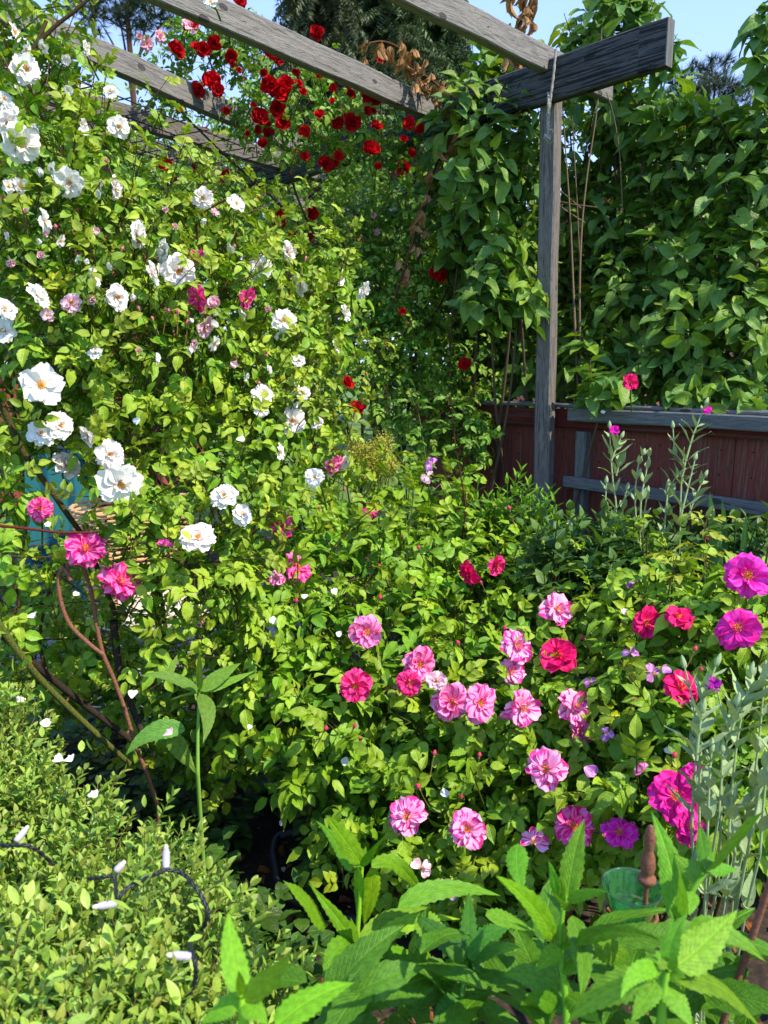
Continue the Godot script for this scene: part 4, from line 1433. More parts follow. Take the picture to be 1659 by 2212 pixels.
	var rows := [[55, 150, 62, "white", "w"], [15, 265, 48, "white", "w"], [45, 310, 78, "white", "w"], [8, 215, 40, "white", "w"], [150, 395, 62, "white", "w"], [256, 275, 46, "white", "w"], [247, 405, 48, "white", "w", 0.6], [95, 478, 50, "single", "w", 0.7], [437, 428, 44, "white", "w"], [510, 440, 40, "single", "w"], [295, 505, 58, "white", "w", 0.5], [357, 545, 52, "white", "w", -0.5], [385, 585, 68, "white", "w"], [563, 580, 52, "white", "w"], [621, 545, 46, "white", "w", 0.5], [650, 614, 48, "white", "w", -0.5], [735, 602, 36, "single", "w", 0.6], [785, 626, 40, "white", "w", 0.6], [744, 676, 38, "white", "w", 0.6], [613, 693, 52, "white", "w"], [80, 640, 58, "white", "w", 0.4], [200, 600, 42, "white", "w", 0.5], [155, 655, 42, "white", "b"], [252, 642, 54, "white", "w"], [325, 588, 44, "white", "w", 0.5], [10, 668, 48, "white", "w"], [8, 715, 54, "white", "w"], [442, 706, 48, "white", "b", 0.5], [462, 742, 36, "single", "w", 0.5], [90, 832, 84, "single", "w"], [568, 852, 46, "white", "w"], [565, 886, 32, "single", "w"], [655, 850, 32, "white", "w"], [632, 910, 58, "white", "w"], [685, 914, 30, "white", "w"], [605, 977, 36, "single", "w", 0.6], [88, 938, 56, "white", "w"], [128, 920, 58, "white", "w"], [190, 942, 46, "white", "w", -0.5], [143, 1006, 62, "white", "w", 0.3], [238, 982, 60, "white", "w"], [259, 1046, 92, "white", "w"], [485, 1073, 56, "white", "w"], [680, 1031, 40, "white", "w"], [522, 1112, 46, "white", "w"], [425, 1163, 74, "white", "w"], [747, 998, 28, "white", "w"], [724, 748, 28, "white", "w", 0.7], [645, 780, 27, "white", "w"], [466, 664, 42, "half", "b"], [195, 645, 30, "half", "b"], [298, 520, 28, "half", "b"], [376, 494, 24, "half", "b"], [422, 743, 24, "half", "b"], [455, 705, 30, "half", "w"], [206, 762, 30, "single", "w"], [30, 70, 40, "single", "w", 0.7], [455, 5, 30, "single", "w"], [20, 240, 36, "white", "w"], [130, 520, 30, "single", "w", 0.5], [45, 400, 34, "single", "w"], [430, 642, 58, "pink", "s", -0.5], [532, 643, 48, "pink", "s", 0.4], [425, 552, 34, "spent", "h"], [185, 1186, 84, "pink", "s"], [259, 1257, 84, "pink", "s"], [86, 1099, 52, "pink", "s"], [356, 1180, 36, "spent", "s"], [720, 1002, 48, "pink", "s", 0.3]]
	for i in 42:
		var px := R(0, 640)
		rows.append([px, R(330, 760) + px * 0.22, R(16, 29), ["half", "single", "white", "half"][i % 4], "b" if i % 3 == 0 else "w", [0.0, 0.5, -0.5][i % 3]])
	for i in 14: rows.append([R(0, 260), R(60, 420), R(18, 32), ["single", "white"][i % 2], "w", [0.0, 0.6, -0.5][i % 3]])
	flowers_on(t, bl, rows, 2.0, {"w": [mats.white_a, mats.white_b, mats.white_a], "b": [mats.blush], "s": [mats.stripe_a, mats.stripe_c], "h": [mats.hot_a]}, 0.095)
	foliage(t, shoots, mats.rose, spots(bl, 960.0, 0.45), 0.1, 0.35, 0.7, 0.35, 0.09)
	single_leaves(t, singles, mats.rose, bl, 290, 0.45, 0.5, 0.8, 1.2)
	for b in [[263, 540], [232, 350], [362, 675], [384, 677], [409, 680], [423, 690], [405, 700], [438, 684], [300, 668], [330, 690], [520, 585], [150, 648], [285, 1050], [273, 1080], [230, 1040], [510, 775], [205, 735], [560, 830], [640, 720], [120, 492], [340, 560], [660, 560], [30, 1000], [575, 770], [505, 535]]:
		bud(t, P(b[0], b[1], skin(bl, b[0], b[1], 2.0) - R(0.06, 0.09)), R(0.016, 0.024), "pink", lin(222, 110, 135))

# ------------------------------------------------------------------ pink and magenta bushes
func pink_roses() -> void:
	var col := lin(116, 177, 38)
	var young := lin(178, 211, 52)
	var shoots := []
	for i in 5: shoots.append(rose_shoot(R(0.048, 0.058), 4, 2, col, young, lin(105, 120, 50), 1.0))
	var singles := []
	for i in 6:
		var mb := MB.new()
		rose_leaf(mb, Transform3D(), R(0.050, 0.064), 2, col.lerp(young, R(0, 0.7)), "oval", R(0.52, 0.64), Color(0.12, 0.14, 0.03), 9, 0.07)
		singles.append(mb.done())
	var sets := {"s": [mats.stripe_a, mats.stripe_b, mats.stripe_c], "h": [mats.hot_a], "r": [mats.hot_b], "m": [mats.mag_a, mats.mag_b], "l": [mats.mauve], "p": [mats.stripe_b], "w": [mats.blush]}
	var list := [[640, 1120, 2.65, 70], [760, 1120, 2.75, 85], [880, 1110, 2.85, 80], [980, 1150, 2.9, 85], [1090, 1210, 2.85, 80], [560, 1220, 2.3, 95], [680, 1230, 2.4, 110], [830, 1230, 2.5, 110], [960, 1270, 2.55, 110], [1100, 1300, 2.55, 100], [1220, 1290, 2.6, 90], [570, 1360, 2.2, 105], [700, 1380, 2.25, 120], [850, 1390, 2.3, 120], [1000, 1420, 2.3, 120], [1140, 1420, 2.3, 115], [1250, 1400, 2.3, 95], [590, 1500, 2.2, 95], [700, 1530, 2.15, 115], [840, 1550, 2.15, 120], [990, 1570, 2.1, 120], [1140, 1570, 2.1, 115], [1260, 1530, 2.1, 95], [660, 1640, 2.2, 65], [760, 1680, 2.12, 110], [900, 1710, 2.05, 115], [1050, 1720, 2.0, 115], [1190, 1710, 1.97, 105], [800, 1800, 2.1, 90], [930, 1840, 2.02, 100], [1070, 1850, 1.95, 100], [1200, 1830, 1.9, 90], [1000, 1930, 2.0, 70], [1140, 1930, 1.92, 70]]
	var bl := blobs(list)
	var foot := P(960, 1700, 2.45)
	foot.y = 0
	var t := base("striped_rose_bush", foot, "low bush of pink and white striped roses in the middle of the bed", "rose")
	stems_from(t, bl, foot, 0.5, lin(100, 98, 55))
	var rows := [[608, 1138, 62, "pink", "s", 0.3], [643, 1225, 70, "pink", "s"], [800, 1105, 50, "pink", "s", 0.4], [597, 1250, 38, "pink", "s"], [792, 1364, 72, "pink", "s"], [906, 1435, 76, "pink", "s"], [886, 1474, 54, "pink", "h"], [768, 1482, 68, "pink", "h"], [975, 1516, 82, "pink", "s"], [1036, 1520, 80, "pink", "s"], [943, 1472, 42, "pink", "w"], [1012, 1237, 58, "pink", "r", -0.4], [1072, 1221, 48, "pink", "h", 0.3], [1115, 1396, 74, "pink", "p"], [1104, 1452, 56, "pink", "p"], [1206, 1417, 82, "pink", "r"], [1127, 1530, 78, "pink", "p", 0.2], [1240, 1528, 82, "pink", "p"], [1254, 1582, 56, "pink", "s", 0.3], [1180, 1662, 84, "pink", "p"], [1202, 1318, 74, "pink", "p", 0.3], [1214, 1200, 52, "pink", "p", 0.3], [880, 1766, 80, "pink", "p"], [1010, 1792, 78, "pink", "p"], [1153, 1818, 56, "spent", "p"], [840, 1942, 58, "pink", "l"], [960, 1925, 54, "spent", "p"], [910, 1876, 44, "spent", "w"], [934, 1003, 34, "spent", "l"], [925, 1028, 30, "spent", "w"], [1276, 1435, 36, "spent", "l"], [1275, 1472, 28, "spent", "l"], [1095, 1540, 30, "spent", "p"]]
	flowers_on(t, bl, rows, 2.3, sets, 0.10)
	foliage(t, shoots, mats.rose, spots(bl, 760.0, 0.5), 0.1, 0.55, 0.55, 0.3, 0.15)
	single_leaves(t, singles, mats.rose, bl, 290, 0.6, 0.5, 0.8, 1.15)
	for b in [[821, 1226], [820, 1293], [870, 1160], [895, 1078], [905, 1702], [938, 1630], [1035, 1634], [995, 1722], [702, 1576], [838, 1240], [715, 1070], [745, 1060], [690, 1100], [1200, 1250], [1180, 1225], [780, 1600], [765, 1570], [320, 1406], [905, 1185], [1065, 1160], [1100, 1100], [640, 1300], [1040, 1260], [990, 1390], [1090, 1360]]:
		bud(t, P(b[0], b[1], skin(bl, b[0], b[1], 2.0) - R(0.06, 0.09)), R(0.018, 0.027), "rose", lin(215, 60, 95))

	list = [[1310, 1250, 2.55, 75], [1400, 1270, 2.35, 80], [1340, 1370, 2.25, 95], [1450, 1350, 2.1, 95], [1560, 1360, 1.95, 95], [1640, 1400, 1.85, 85], [1380, 1480, 2.0, 100], [1500, 1480, 1.88, 100], [1620, 1520, 1.78, 95], [1350, 1590, 1.95, 100], [1480, 1600, 1.8, 105], [1600, 1640, 1.72, 100], [1310, 1690, 1.9, 95], [1430, 1720, 1.78, 100], [1560, 1750, 1.68, 100], [1280, 1800, 1.85, 80], [1390, 1820, 1.78, 75], [1660, 1650, 1.65, 80], [1640, 1280, 1.95, 60]]
	bl = blobs(list)
	foot = P(1480, 1650, 2.15)
	foot.y = 0
	t = base("magenta_rose_bush", foot, "bush of deep magenta roses beside the silvery campions", "rose")
	stems_from(t, bl, foot, 0.5, lin(100, 98, 55))
	rows = [[1615, 1243, 96, "magenta", "m"], [1594, 1358, 92, "magenta", "m"], [1470, 1486, 80, "magenta", "r"], [1395, 1343, 62, "magenta", "r"], [1465, 1333, 60, "magenta", "r"], [1362, 1410, 38, "spent", "l"], [1338, 1800, 72, "magenta", "m"], [1460, 1722, 108, "magenta", "m"], [1488, 1785, 76, "magenta", "m"], [1500, 1676, 56, "magenta", "m"], [1241, 1786, 80, "pink", "s"], [1380, 1270, 50, "spent", "l"], [1352, 1330, 30, "spent", "w"], [1362, 826, 36, "magenta", "r"], [1316, 1150, 36, "magenta", "r"], [1410, 1455, 40, "spent", "l"], [1390, 1665, 36, "spent", "p"], [1530, 1162, 24, "magenta", "r"], [1310, 1585, 34, "spent", "l"]]
	flowers_on(t, bl, rows, 2.75, sets, 0.10)
	foliage(t, shoots, mats.rose, spots(bl, 760.0, 0.5), 0.1, 0.55, 0.55, 0.3, 0.15)
	single_leaves(t, singles, mats.rose, bl, 220, 0.6, 0.5, 0.8, 1.15)
	for b in [[1370, 1515], [1513, 1447], [1455, 1635], [1295, 1265], [1188, 1900], [1165, 1887], [1330, 1345], [1260, 1380], [1500, 1405]]:
		bud(t, P(b[0], b[1], skin(bl, b[0], b[1], 2.0) - R(0.06, 0.09)), R(0.018, 0.027), "rose", lin(215, 60, 95))

func stems_from(t: Node3D, bl: Array, foot: Vector3, spread: float, col: Color) -> void:
	var mb := MB.new()
	for b in bl:
		var c: Vector3 = b[0]
		var o := Vector3(lerpf(foot.x, c.x, spread), 0.0, lerpf(foot.z, c.z, spread))
		var line := smooth(PackedVector3Array([o, o.lerp(c, 0.5) + Vector3(R(-0.05, 0.05), 0.06, R(-0.05, 0.05)), c, c + (c - o) * 0.2]), 4)
		mb.tube(line, radii(line.size(), 0.005, 0.002), 5, col)
	putw("cane", mb, mats.bark, t)

# ------------------------------------------------------------------ clipped hedge
var hedge_top := 0.71
var lumps := noise(7.0, 55, 2)
func hedge_height(x: float, z: float) -> float:
	return hedge_top + 0.035 * sin(x * 7.0 + z * 3.0) + 0.03 * sin(z * 9.0 - x * 4.0) + lumps.get_noise_2d(x, z) * 0.06

func hedge() -> void:
	var col := lin(146, 198, 78)
	var young := lin(196, 223, 94)
	var tipc := lin(196, 170, 112)
	var shoots := []
	for v in 6:
		var mb := MB.new()
		var H := R(0.05, 0.08)
		var lean := Vector3(R(-0.3, 0.3), 0, R(-0.3, 0.3))
		mb.tube(PackedVector3Array([Vector3(0, -0.05, 0), Vector3.ZERO, Vector3(0, H, 0) + lean * H]), radii(3, 0.0014, 0.0007), 3, lin(150, 130, 85))
		var n := 5
		for i in n:
			var u := (i + 0.5) / n
			for s in 2:
				var phi := i * PI / 2 + s * PI + R(-0.2, 0.2)
				var th := lerpf(1.15, 0.35, u) + R(-0.1, 0.15)
				var d := Vector3(sin(th) * cos(phi), cos(th), sin(th) * sin(phi))
				var nn := Vector3(-cos(th) * cos(phi), sin(th), -cos(th) * sin(phi))
				leaf(mb, aim(Vector3(0, H * u, 0) + lean * H * u, d, nn), R(0.021, 0.027) * (1.0 - 0.2 * u), R(0.0088, 0.0112), "privet", 5, R(-0.1, 0.6), R(0.2, 0.55), 0.0, col.lerp(young, u * 0.8).lerp(tipc, 0.3 if i == n - 1 and rng.randf() < 0.5 else 0.0), 0.0, 1)
		shoots.append(mb.done())
	# outline: right side runs away from the camera
	var foot := Vector3(-0.75, 0, -1.1)
	var t := base("privet_hedge", foot, "low clipped green hedge in the foreground with lights threaded through it", "hedge")
	var xs := []
	var cs := []
	for s in shoots:
		xs.append([])
		cs.append([])
	for i in 24000:
		var x := R(-1.75, 0.15)
		var z := R(-0.1, -1.95)
		if not in_hedge(x, z): continue
		var y := hedge_height(x, z)
		var edge := hedge_edge(x, z)
		var dep := absf(R(-0.12, 0.12)) * R(0.3, 1.6)
		if edge < 0.07: dep = R(0.0, 0.6)
		elif edge < 0.16 and rng.randf() < 0.5: dep = R(0.0, 0.4)
		y = y - dep - maxf(0.0, 0.07 - edge) * 0.6 - 0.03
		if y < 0.05: continue
		var dd := Vector3(0.4 if edge < 0.1 else 0.0, 1.0, -0.4 if edge < 0.1 else 0.0) + RV() * 0.55
		var k := rng.randi() % shoots.size()
		xs[k].append(aim(Vector3(x, y, z), dd, RV(), R(0.8, 1.2)))
		cs[k].append(tint(0.35, 0.08))
	for k in shoots.size(): multi("foliage", shoots[k], mats.hedge, xs[k], cs[k], t)
	# twiggy inside
	var mb := MB.new()
	for i in 260:
		var x := R(-1.6, 0.1)
		var z := R(-0.4, -1.85)
		if not in_hedge(x, z) or hedge_edge(x, z) < 0.06: continue
		var h := hedge_height(x, z)
		var a := Vector3(x + R(-0.1, 0.1), R(0, 0.2), z + R(-0.1, 0.1))
		var b := Vector3(x, h - R(0.02, 0.1), z)
		mb.tube(PackedVector3Array([a, a.lerp(b, 0.5) + RV() * 0.04, b]), radii(3, 0.006, 0.002), 4, lin(140, 112, 85))
	putw("twig", mb, mats.bark, t)
	var singles := []
	for v in 5:
		var m := MB.new()
		leaf(m, Transform3D(), R(0.023, 0.029), R(0.0095, 0.012), "privet", 6, R(0.0, 0.5), R(0.15, 0.35), 0.0, col.lerp(young, R(0, 0.9)), 0.0, 1)
		singles.append(m.done())
	var made := 0
	while made < 280:
		var x := R(-1.2, 0.05)
		var z := R(-0.6, -1.8)
		if not in_hedge(x, z): continue
		var p := Vector3(x, hedge_height(x, z) + R(0.01, 0.05), z)
		put("leaf", singles[rng.randi() % 5], mats.hedge, t, aim(p - foot, Vector3(R(-1, 1), R(0.2, 1.4), R(-1, 1)), (Vector3.UP + RV() * 0.7), R(0.85, 1.2)))
		made += 1

func hedge_edge(x: float, z: float) -> float:
	# distance inside the hedge's far side, which runs slantwise away to the left, and its near right end
	return minf((0.86 - x + z + 0.03 * sin(x * 11.0)) / 1.414, -0.09 + 0.02 * sin(z * 9.0) - x)

func in_hedge(x: float, z: float) -> bool:
	return hedge_edge(x, z) > 0.0

# ------------------------------------------------------------------ chairs behind the white rose
func chairs() -> void:
	var at := P(125, 1150, 3.75)
	at.y = 0
	var t := base("teal_chair", at, "chair with teal woven cloth hanging behind the white rose", "chair")
	t.rotation.y = 0.35
	var cloth := StandardMaterial3D.new()
	cloth.resource_name = "teal_cloth"
	var im := Image.create(256, 256, false, Image.FORMAT_RGB8)
	var nz := noise(0.05, 90)
	for y in 256:
		for x in 256:
			var k := 0.82 + 0.10 * sin(x * 0.8) * sin(y * 0.8) + 0.1 * nz.get_noise_2d(x, y)
			im.set_pixel(x, y, Color(0.05 * k, 0.42 * k, 0.47 * k))
	cloth.albedo_texture = tex(im)
	cloth.uv1_scale = Vector3(4, 4, 4)
	cloth.roughness = 0.9
	cloth.cull_mode = BaseMaterial3D.CULL_DISABLED
	var fm := plain("dark_metal", Color(0.12, 0.12, 0.13), 0.5)
	# back cloth with folds
	var back := MB.new()
	var pts := PackedVector3Array()
	for i in 15:
		for j in 13:
			var u := j / 12.0 - 0.5
			pts.append(Vector3(u * 0.34 * (1.0 - 0.012 * i), 0.46 + i * 0.044, -0.16 - i * 0.012 + 0.03 * sin(j * 1.35 + i * 0.15) + 0.02 * u * u))
	back.grid(pts, 15, 13, Color.WHITE)
	put("back_cloth", back.done(), cloth, t)
	var seat := MB.new()
	pts = PackedVector3Array()
	for i in 9:
		for j in 9:
			pts.append(Vector3((j / 8.0 - 0.5) * 0.46, 0.42 - 0.03 * sin(PI * j / 8.0), 0.28 - i * 0.055))
	seat.grid(pts, 9, 9, Color.WHITE)
	put("seat_cloth", seat.done(), cloth, t)
	for s in [-1.0, 1.0]:
		var f := MB.new()
		f.tube(PackedVector3Array([Vector3(s * 0.24, 0, -0.05), Vector3(s * 0.24, 0.42, -0.16), Vector3(s * 0.24, 1.06, -0.34)]), radii(3, 0.011, 0.011), 8, Color.WHITE)
		put("back_leg", f.done(), fm, t)
		f = MB.new()
		f.tube(PackedVector3Array([Vector3(s * 0.24, 0, 0.28), Vector3(s * 0.24, 0.43, 0.29), Vector3(s * 0.24, 0.43, -0.16)]), radii(3, 0.011, 0.011), 8, Color.WHITE)
		put("front_leg", f.done(), fm, t)
	var cr := MB.new()
	cr.tube(PackedVector3Array([Vector3(-0.24, 1.06, -0.34), Vector3(0.24, 1.06, -0.34)]), radii(2, 0.011, 0.011), 8, Color.WHITE)
	put("top_bar", cr.done(), fm, t)
	# wicker armchair
	at = P(310, 1020, 3.7)
	at.y = 0
	t = base("wicker_chair", at, "tan wicker armchair glimpsed through the white rose stems", "chair")
	t.rotation.y = 0.2
	var wm := plain("wicker", Color.WHITE, 0.7)
	var strand := lin(196, 158, 112)
	for row in 22:
		var mb := MB.new()
		for seg in 1:
			var line := PackedVector3Array()
			for i in 41:
				var a := -PI * 0.55 + PI * 2.1 * i / 40.0 * 0.5 + PI
				var rr := 0.29 + 0.006 * (1.0 if (i + row) % 2 == 0 else -1.0) + 0.05 * row / 22.0
				line.append(Vector3(rr * cos(a + 0.6) * 1.0, 0.32 + row * 0.024, rr * sin(a + 0.6) * 0.85))
			mb.tube(line, radii(41, 0.0095, 0.0095), 4, strand * R(0.8, 1.1))
		put("wicker_strand", mb.done(), wm, t)
	var seat2 := MB.new()
	seat2.lathe(Transform3D(Basis(), Vector3(0, 0.3, 0)), PackedVector2Array([Vector2(0.30, -0.02), Vector2(0.31, 0.03), Vector2(0.25, 0.06), Vector2(0.01, 0.065)]), 20, lin(205, 195, 175))
	put("seat", seat2.done(), wm, t)
	for k in 4:
		var l := MB.new()
		l.tube(PackedVector3Array([Vector3(0.24 * (1 if k % 2 else -1), 0, 0.2 * (1 if k > 1 else -1)), Vector3(0.25 * (1 if k % 2 else -1), 0.3, 0.2 * (1 if k > 1 else -1))]), radii(2, 0.014, 0.016), 8, strand * 0.9)
		put("leg", l.done(), wm, t)

# ------------------------------------------------------------------ lower plants
func lance_shoot(L: float, W: float, n: int, H: float, col: Color, young: Color, whorl := 2) -> ArrayMesh:
	var mb := MB.new()
	mb.tube(PackedVector3Array([Vector3(0, -H * 0.5, 0), Vector3(R(-0.01, 0.01), H * 0.5, R(-0.01, 0.01)), Vector3(0, H, 0)]), radii(3, 0.003, 0.0015), 5, col)
	for i in n:
		var u := (i + 0.3) / n
		for s in whorl:
			var phi := i * 1.3 + s * TAU / whorl + R(-0.2, 0.2)
			var th := lerpf(1.35, 0.35, pow(u, 1.5)) + R(-0.12, 0.12)
			var d := Vector3(sin(th) * cos(phi), cos(th), sin(th) * sin(phi))
			var nn := Vector3(-cos(th) * cos(phi), sin(th), -cos(th) * sin(phi))
			leaf(mb, aim(Vector3(0, H * u, 0), d, nn), L * lerpf(1.0, 0.5, u) * R(0.85, 1.1), W * lerpf(1.0, 0.6, u), "lance", 5, R(0.2, 1.0), R(0.15, 0.4), 0.02, col.lerp(young, u * u), 0.0, 1)
	return mb.done()

func low_plants() -> void:
	# phlox clump by the post
	var shoots := []
	for i in 4: shoots.append(lance_shoot(0.085, 0.019, 9, 0.26, lin(92, 152, 46), lin(140, 192, 52)))
	var t := base("phlox_clump", P(1120, 1180, 2.95) * Vector3(1, 0, 1), "leafy phlox clump with narrow leaves at the foot of the post", "plant")
	for i in 64:
		var px := R(970, 1220)
		var py := R(1010, 1150) + absf(px - 1110) * 0.22
		var p := P(px, py, R(2.7, 2.95))
		put("shoot", shoots[rng.randi() % 4], mats.lance, t, aim(p - t.position - Vector3(0, 0.26, 0), Vector3(R(-0.25, 0.25), 1, R(-0.2, 0.25)), RV(), R(0.85, 1.15)))
	# dark leafy filler by the fence foot
	var fl := []
	for i in 3: fl.append(lance_shoot(0.075, 0.04, 5, 0.16, lin(82, 125, 58), lin(120, 160, 70)))
	t = base("fence_border_plants", P(1350, 1200, 2.7) * Vector3(1, 0, 1), "dark leafy border plants along the foot of the red fence", "plant")
	var xs := []
	var cs := []
	for i in 260:
		var px := R(1150, 1680)
		var py := R(1120, 1260)
		xs.append(aim(P(px, py, R(2.35, 2.9)) - Vector3(0, 0.12, 0), Vector3(R(-0.5, 0.5), 1, R(-0.4, 0.5)), RV(), R(0.8, 1.2)))
		cs.append(tint(0.35, 0.1))
	multi("foliage", fl[0], mats.rose, xs, cs, t)
	# lady's mantle: a froth of yellow-green flowers
	t = base("ladys_mantle", P(800, 1010, 3.0) * Vector3(1, 0, 1), "yellow-green flowering lady's mantle in the shade beside the white rose", "plant")
	var fr := MB.new()
	for i in 16:
		var c := RV() * R(0.006, 0.03)
		for k in 4:
			var d := RV()
			fr.tri(c + d.cross(Vector3.UP) * 0.0022, c - d.cross(Vector3.UP) * 0.0022, c + d * 0.007, lin(188, 188, 66) * R(0.6, 1.05))
	fr.tube(PackedVector3Array([Vector3(0, -0.1, 0), Vector3.ZERO]), radii(2, 0.001, 0.001), 3, lin(150, 165, 60))
	var frm := fr.done()
	xs = []
	cs = []
	for i in 330:
		var a := R(0, TAU)
		var r := sqrt(rng.randf())
		var lob := 0.7 + 0.35 * sin(a * 5.0) + R(-0.15, 0.2)
		xs.append(aim(P(798 + cos(a) * r * 66 * lob, 992 + sin(a) * r * 52 * lob, 3.05 + R(-0.1, 0.1) + sin(a) * r * -0.05), Vector3.UP + RV() * 0.6, RV(), R(0.8, 1.3)))
		cs.append(tint(0.3, 0.1))
	multi("flower_froth", frm, mats.stem, xs, cs, t)
	# ground cover in the shade under the bushes
	var gc := MB.new()
	for i in 5:
		var phi := i * 1.26 + R(-0.2, 0.2)
		leaf(gc, aim(Vector3(0, R(0, 0.05), 0), Vector3(cos(phi), 0.5, sin(phi)), Vector3.UP), 0.045, 0.032, "round", 4, 0.7, 0.2, 0.08, lin(90, 135, 52) * R(0.85, 1.1))
	xs = []
	cs = []
	for i in 2200:
		var x := R(-1.9, 1.3)
		var z := R(-1.2, -3.0)
		if in_hedge(x, z) or (x > -0.15 and z > -1.9): continue
		if Vector2((x + 0.33) / 0.07, (z + 2.0) / 0.2).length() < 1.0: continue
		xs.append(aim(Vector3(x, R(0.03, 0.14), z), Vector3.UP + RV() * 0.4, RV(), R(0.7, 1.4)))
		cs.append(tint(0.45, 0.12))
	tag(multi("ground_cover", gc.done(), mats.rose, xs, cs), "low green ground cover beneath the rose bushes", "ground cover")
	# upright young rose shoots
	var yl := [
		["young rose shoot with a dark red stem rising above the striped roses", [[1000, 1150], [1005, 1090], [990, 1000], [980, 930], [975, 865]], 2.7, lin(105, 60, 50)],
		["pale green rose shoot with buds standing beside the dark stemmed one", [[935, 1120], [925, 1040], [915, 960], [905, 900], [895, 870]], 2.7, lin(105, 130, 60)],
		["yellow leaved rose shoot in front of the fence and iris", [[1520, 1260], [1525, 1200], [1522, 1150], [1528, 1115]], 2.2, lin(140, 120, 60)],
		["fresh yellow-green rose shoot between the two campion clumps", [[1420, 1440], [1435, 1330], [1450, 1250], [1462, 1200]], 2.05, lin(130, 120, 60)],
	]
	var k := 0
	for y in yl:
		var line := smooth(path(y[1], y[2], y[2]), 6)
		t = base("rose_shoot", line[0] * Vector3(1, 0, 1), y[0], "rose shoot", "upright rose shoots")
		var mb := MB.new()
		var full := PackedVector3Array([Vector3(line[0].x, 0, line[0].z - 0.05)])
		full.append_array(line)
		mb.tube(full, radii(full.size(), 0.0035, 0.0015), 5, y[3])
		putw("stem", mb, mats.bark, t)
		for i in range(2, line.size(), 2):
			var phi := i * 1.2 + R(-0.3, 0.3)
			var d := Vector3(cos(phi), 0.35, sin(phi) * 0.6)
			var lm := MB.new()
			rose_leaf(lm, Transform3D(), R(0.036, 0.046), 2, lin(120, 165, 60) if k < 2 else lin(178, 190, 60), "oval", 0.55)
			put("leaf", lm.done(), mats.rose, t, aim(line[i] - t.position, d, Vector3.UP + RV() * 0.3))
		for i in 3: bud(t, line[line.size() - 1] + Vector3(R(-0.02, 0.02), R(0, 0.03), R(-0.02, 0.02)), 0.014, "green", lin(150, 165, 80))
		k += 1
	# iris blades
	t = base("iris_clump", P(1590, 1230, 2.4) * Vector3(1, 0, 1), "sword shaped iris leaves in front of the red fence", "plant")
	for b in [[1560, 1230, 1533, 1062, 20], [1585, 1230, 1560, 1080, 18], [1600, 1240, 1612, 1110, 15], [1615, 1240, 1632, 1130, 12], [1575, 1240, 1548, 1120, 16], [1545, 1240, 1520, 1150, 14]]:
		var mb := MB.new()
		var a := P(b[0], b[1], 2.4)
		var c := P(b[2], b[3], 2.4 + R(-0.08, 0.08))
		blade(mb, a - Vector3(0, 0.5, 0), a.lerp(c, 0.5), c, b[4] / FOC * 2.4, (cam_pos - a).normalized() + RV() * 0.4, "strap", 8, 0.25, 0.0, lin(112, 160, 82))
		putw("blade", mb, mats.lance, t)

# ------------------------------------------------------------------ rose campions
func campion(label: String, depth: float, stalks: Array, blooms: Array, thick: float) -> void:
	var o := P(stalks[0][0][0], stalks[0][0][1], depth)
	o.y = 0
	var t := base("rose_campion", o, label, "plant", "silvery rose campions")
	var grey := lin(170, 194, 138)
	for s in stalks:
		var d: float = depth + R(-0.05, 0.05)
		var line := smooth(path(s, d, d), 5)
		var mb := MB.new()
		if s[0][1] > (1160 if depth > 2 else 1700):
			var full := PackedVector3Array([Vector3(lerpf(o.x, line[0].x, 0.35) + 0.06, 0.02, lerpf(o.z, line[0].z, 0.35) - 0.06)])
			for q in 4: full.append(full[0].lerp(line[0], (q + 1) / 5.0) + RV() * 0.008)
			full.append_array(line)
			line = full
		mb.tube(line, radii(line.size(), thick, thick * 0.6), 6, grey)
		# paired leaves at the joints
		var joints := []
		for i in range(1, line.size() - 1, 3): joints.append(i)
		for i in joints:
			var tg := (line[i + 1] - line[i - 1]).normalized()
			var phi := R(0, TAU)
			for sd in [-1.0, 1.0]:
				var side: Vector3 = tg.cross(Vector3(cos(phi), 0.1, sin(phi))).normalized() * sd
				var big := lerpf(1.0, 0.35, float(i) / line.size()) * (0.05 + thick * 12.0)
				leaf(mb, aim(line[i], tg * 0.9 + side * 0.7, -side + tg * 0.6), big, big * 0.34, "oval", 5, R(-0.2, 0.7), 0.3, 0.1, grey * R(0.85, 1.05), 0.0, 1)
		# felted buds at the tip
		var e := line[line.size() - 1]
		var tg2 := (e - line[line.size() - 2]).normalized()
		mb.lathe(aim(e - tg2 * 0.004, tg2, RV()), PackedVector2Array([Vector2(0.001, 0), Vector2(thick * 1.7, 0.004), Vector2(thick * 1.9, 0.012), Vector2(thick * 1.1, 0.022), Vector2(0.0005, 0.027)]), 7, grey * 1.05)
		putw("stalk", mb, mats.felt, t)
	for b in blooms:
		flower(t, P(b[0], b[1], depth - 0.01), (Vector3(R(-0.4, 0.4), 0.5, 0.8)).normalized(), b[2] / FOC * depth * 1.2, "single", [mats[b[3]]], true, false, Vector3.ZERO)

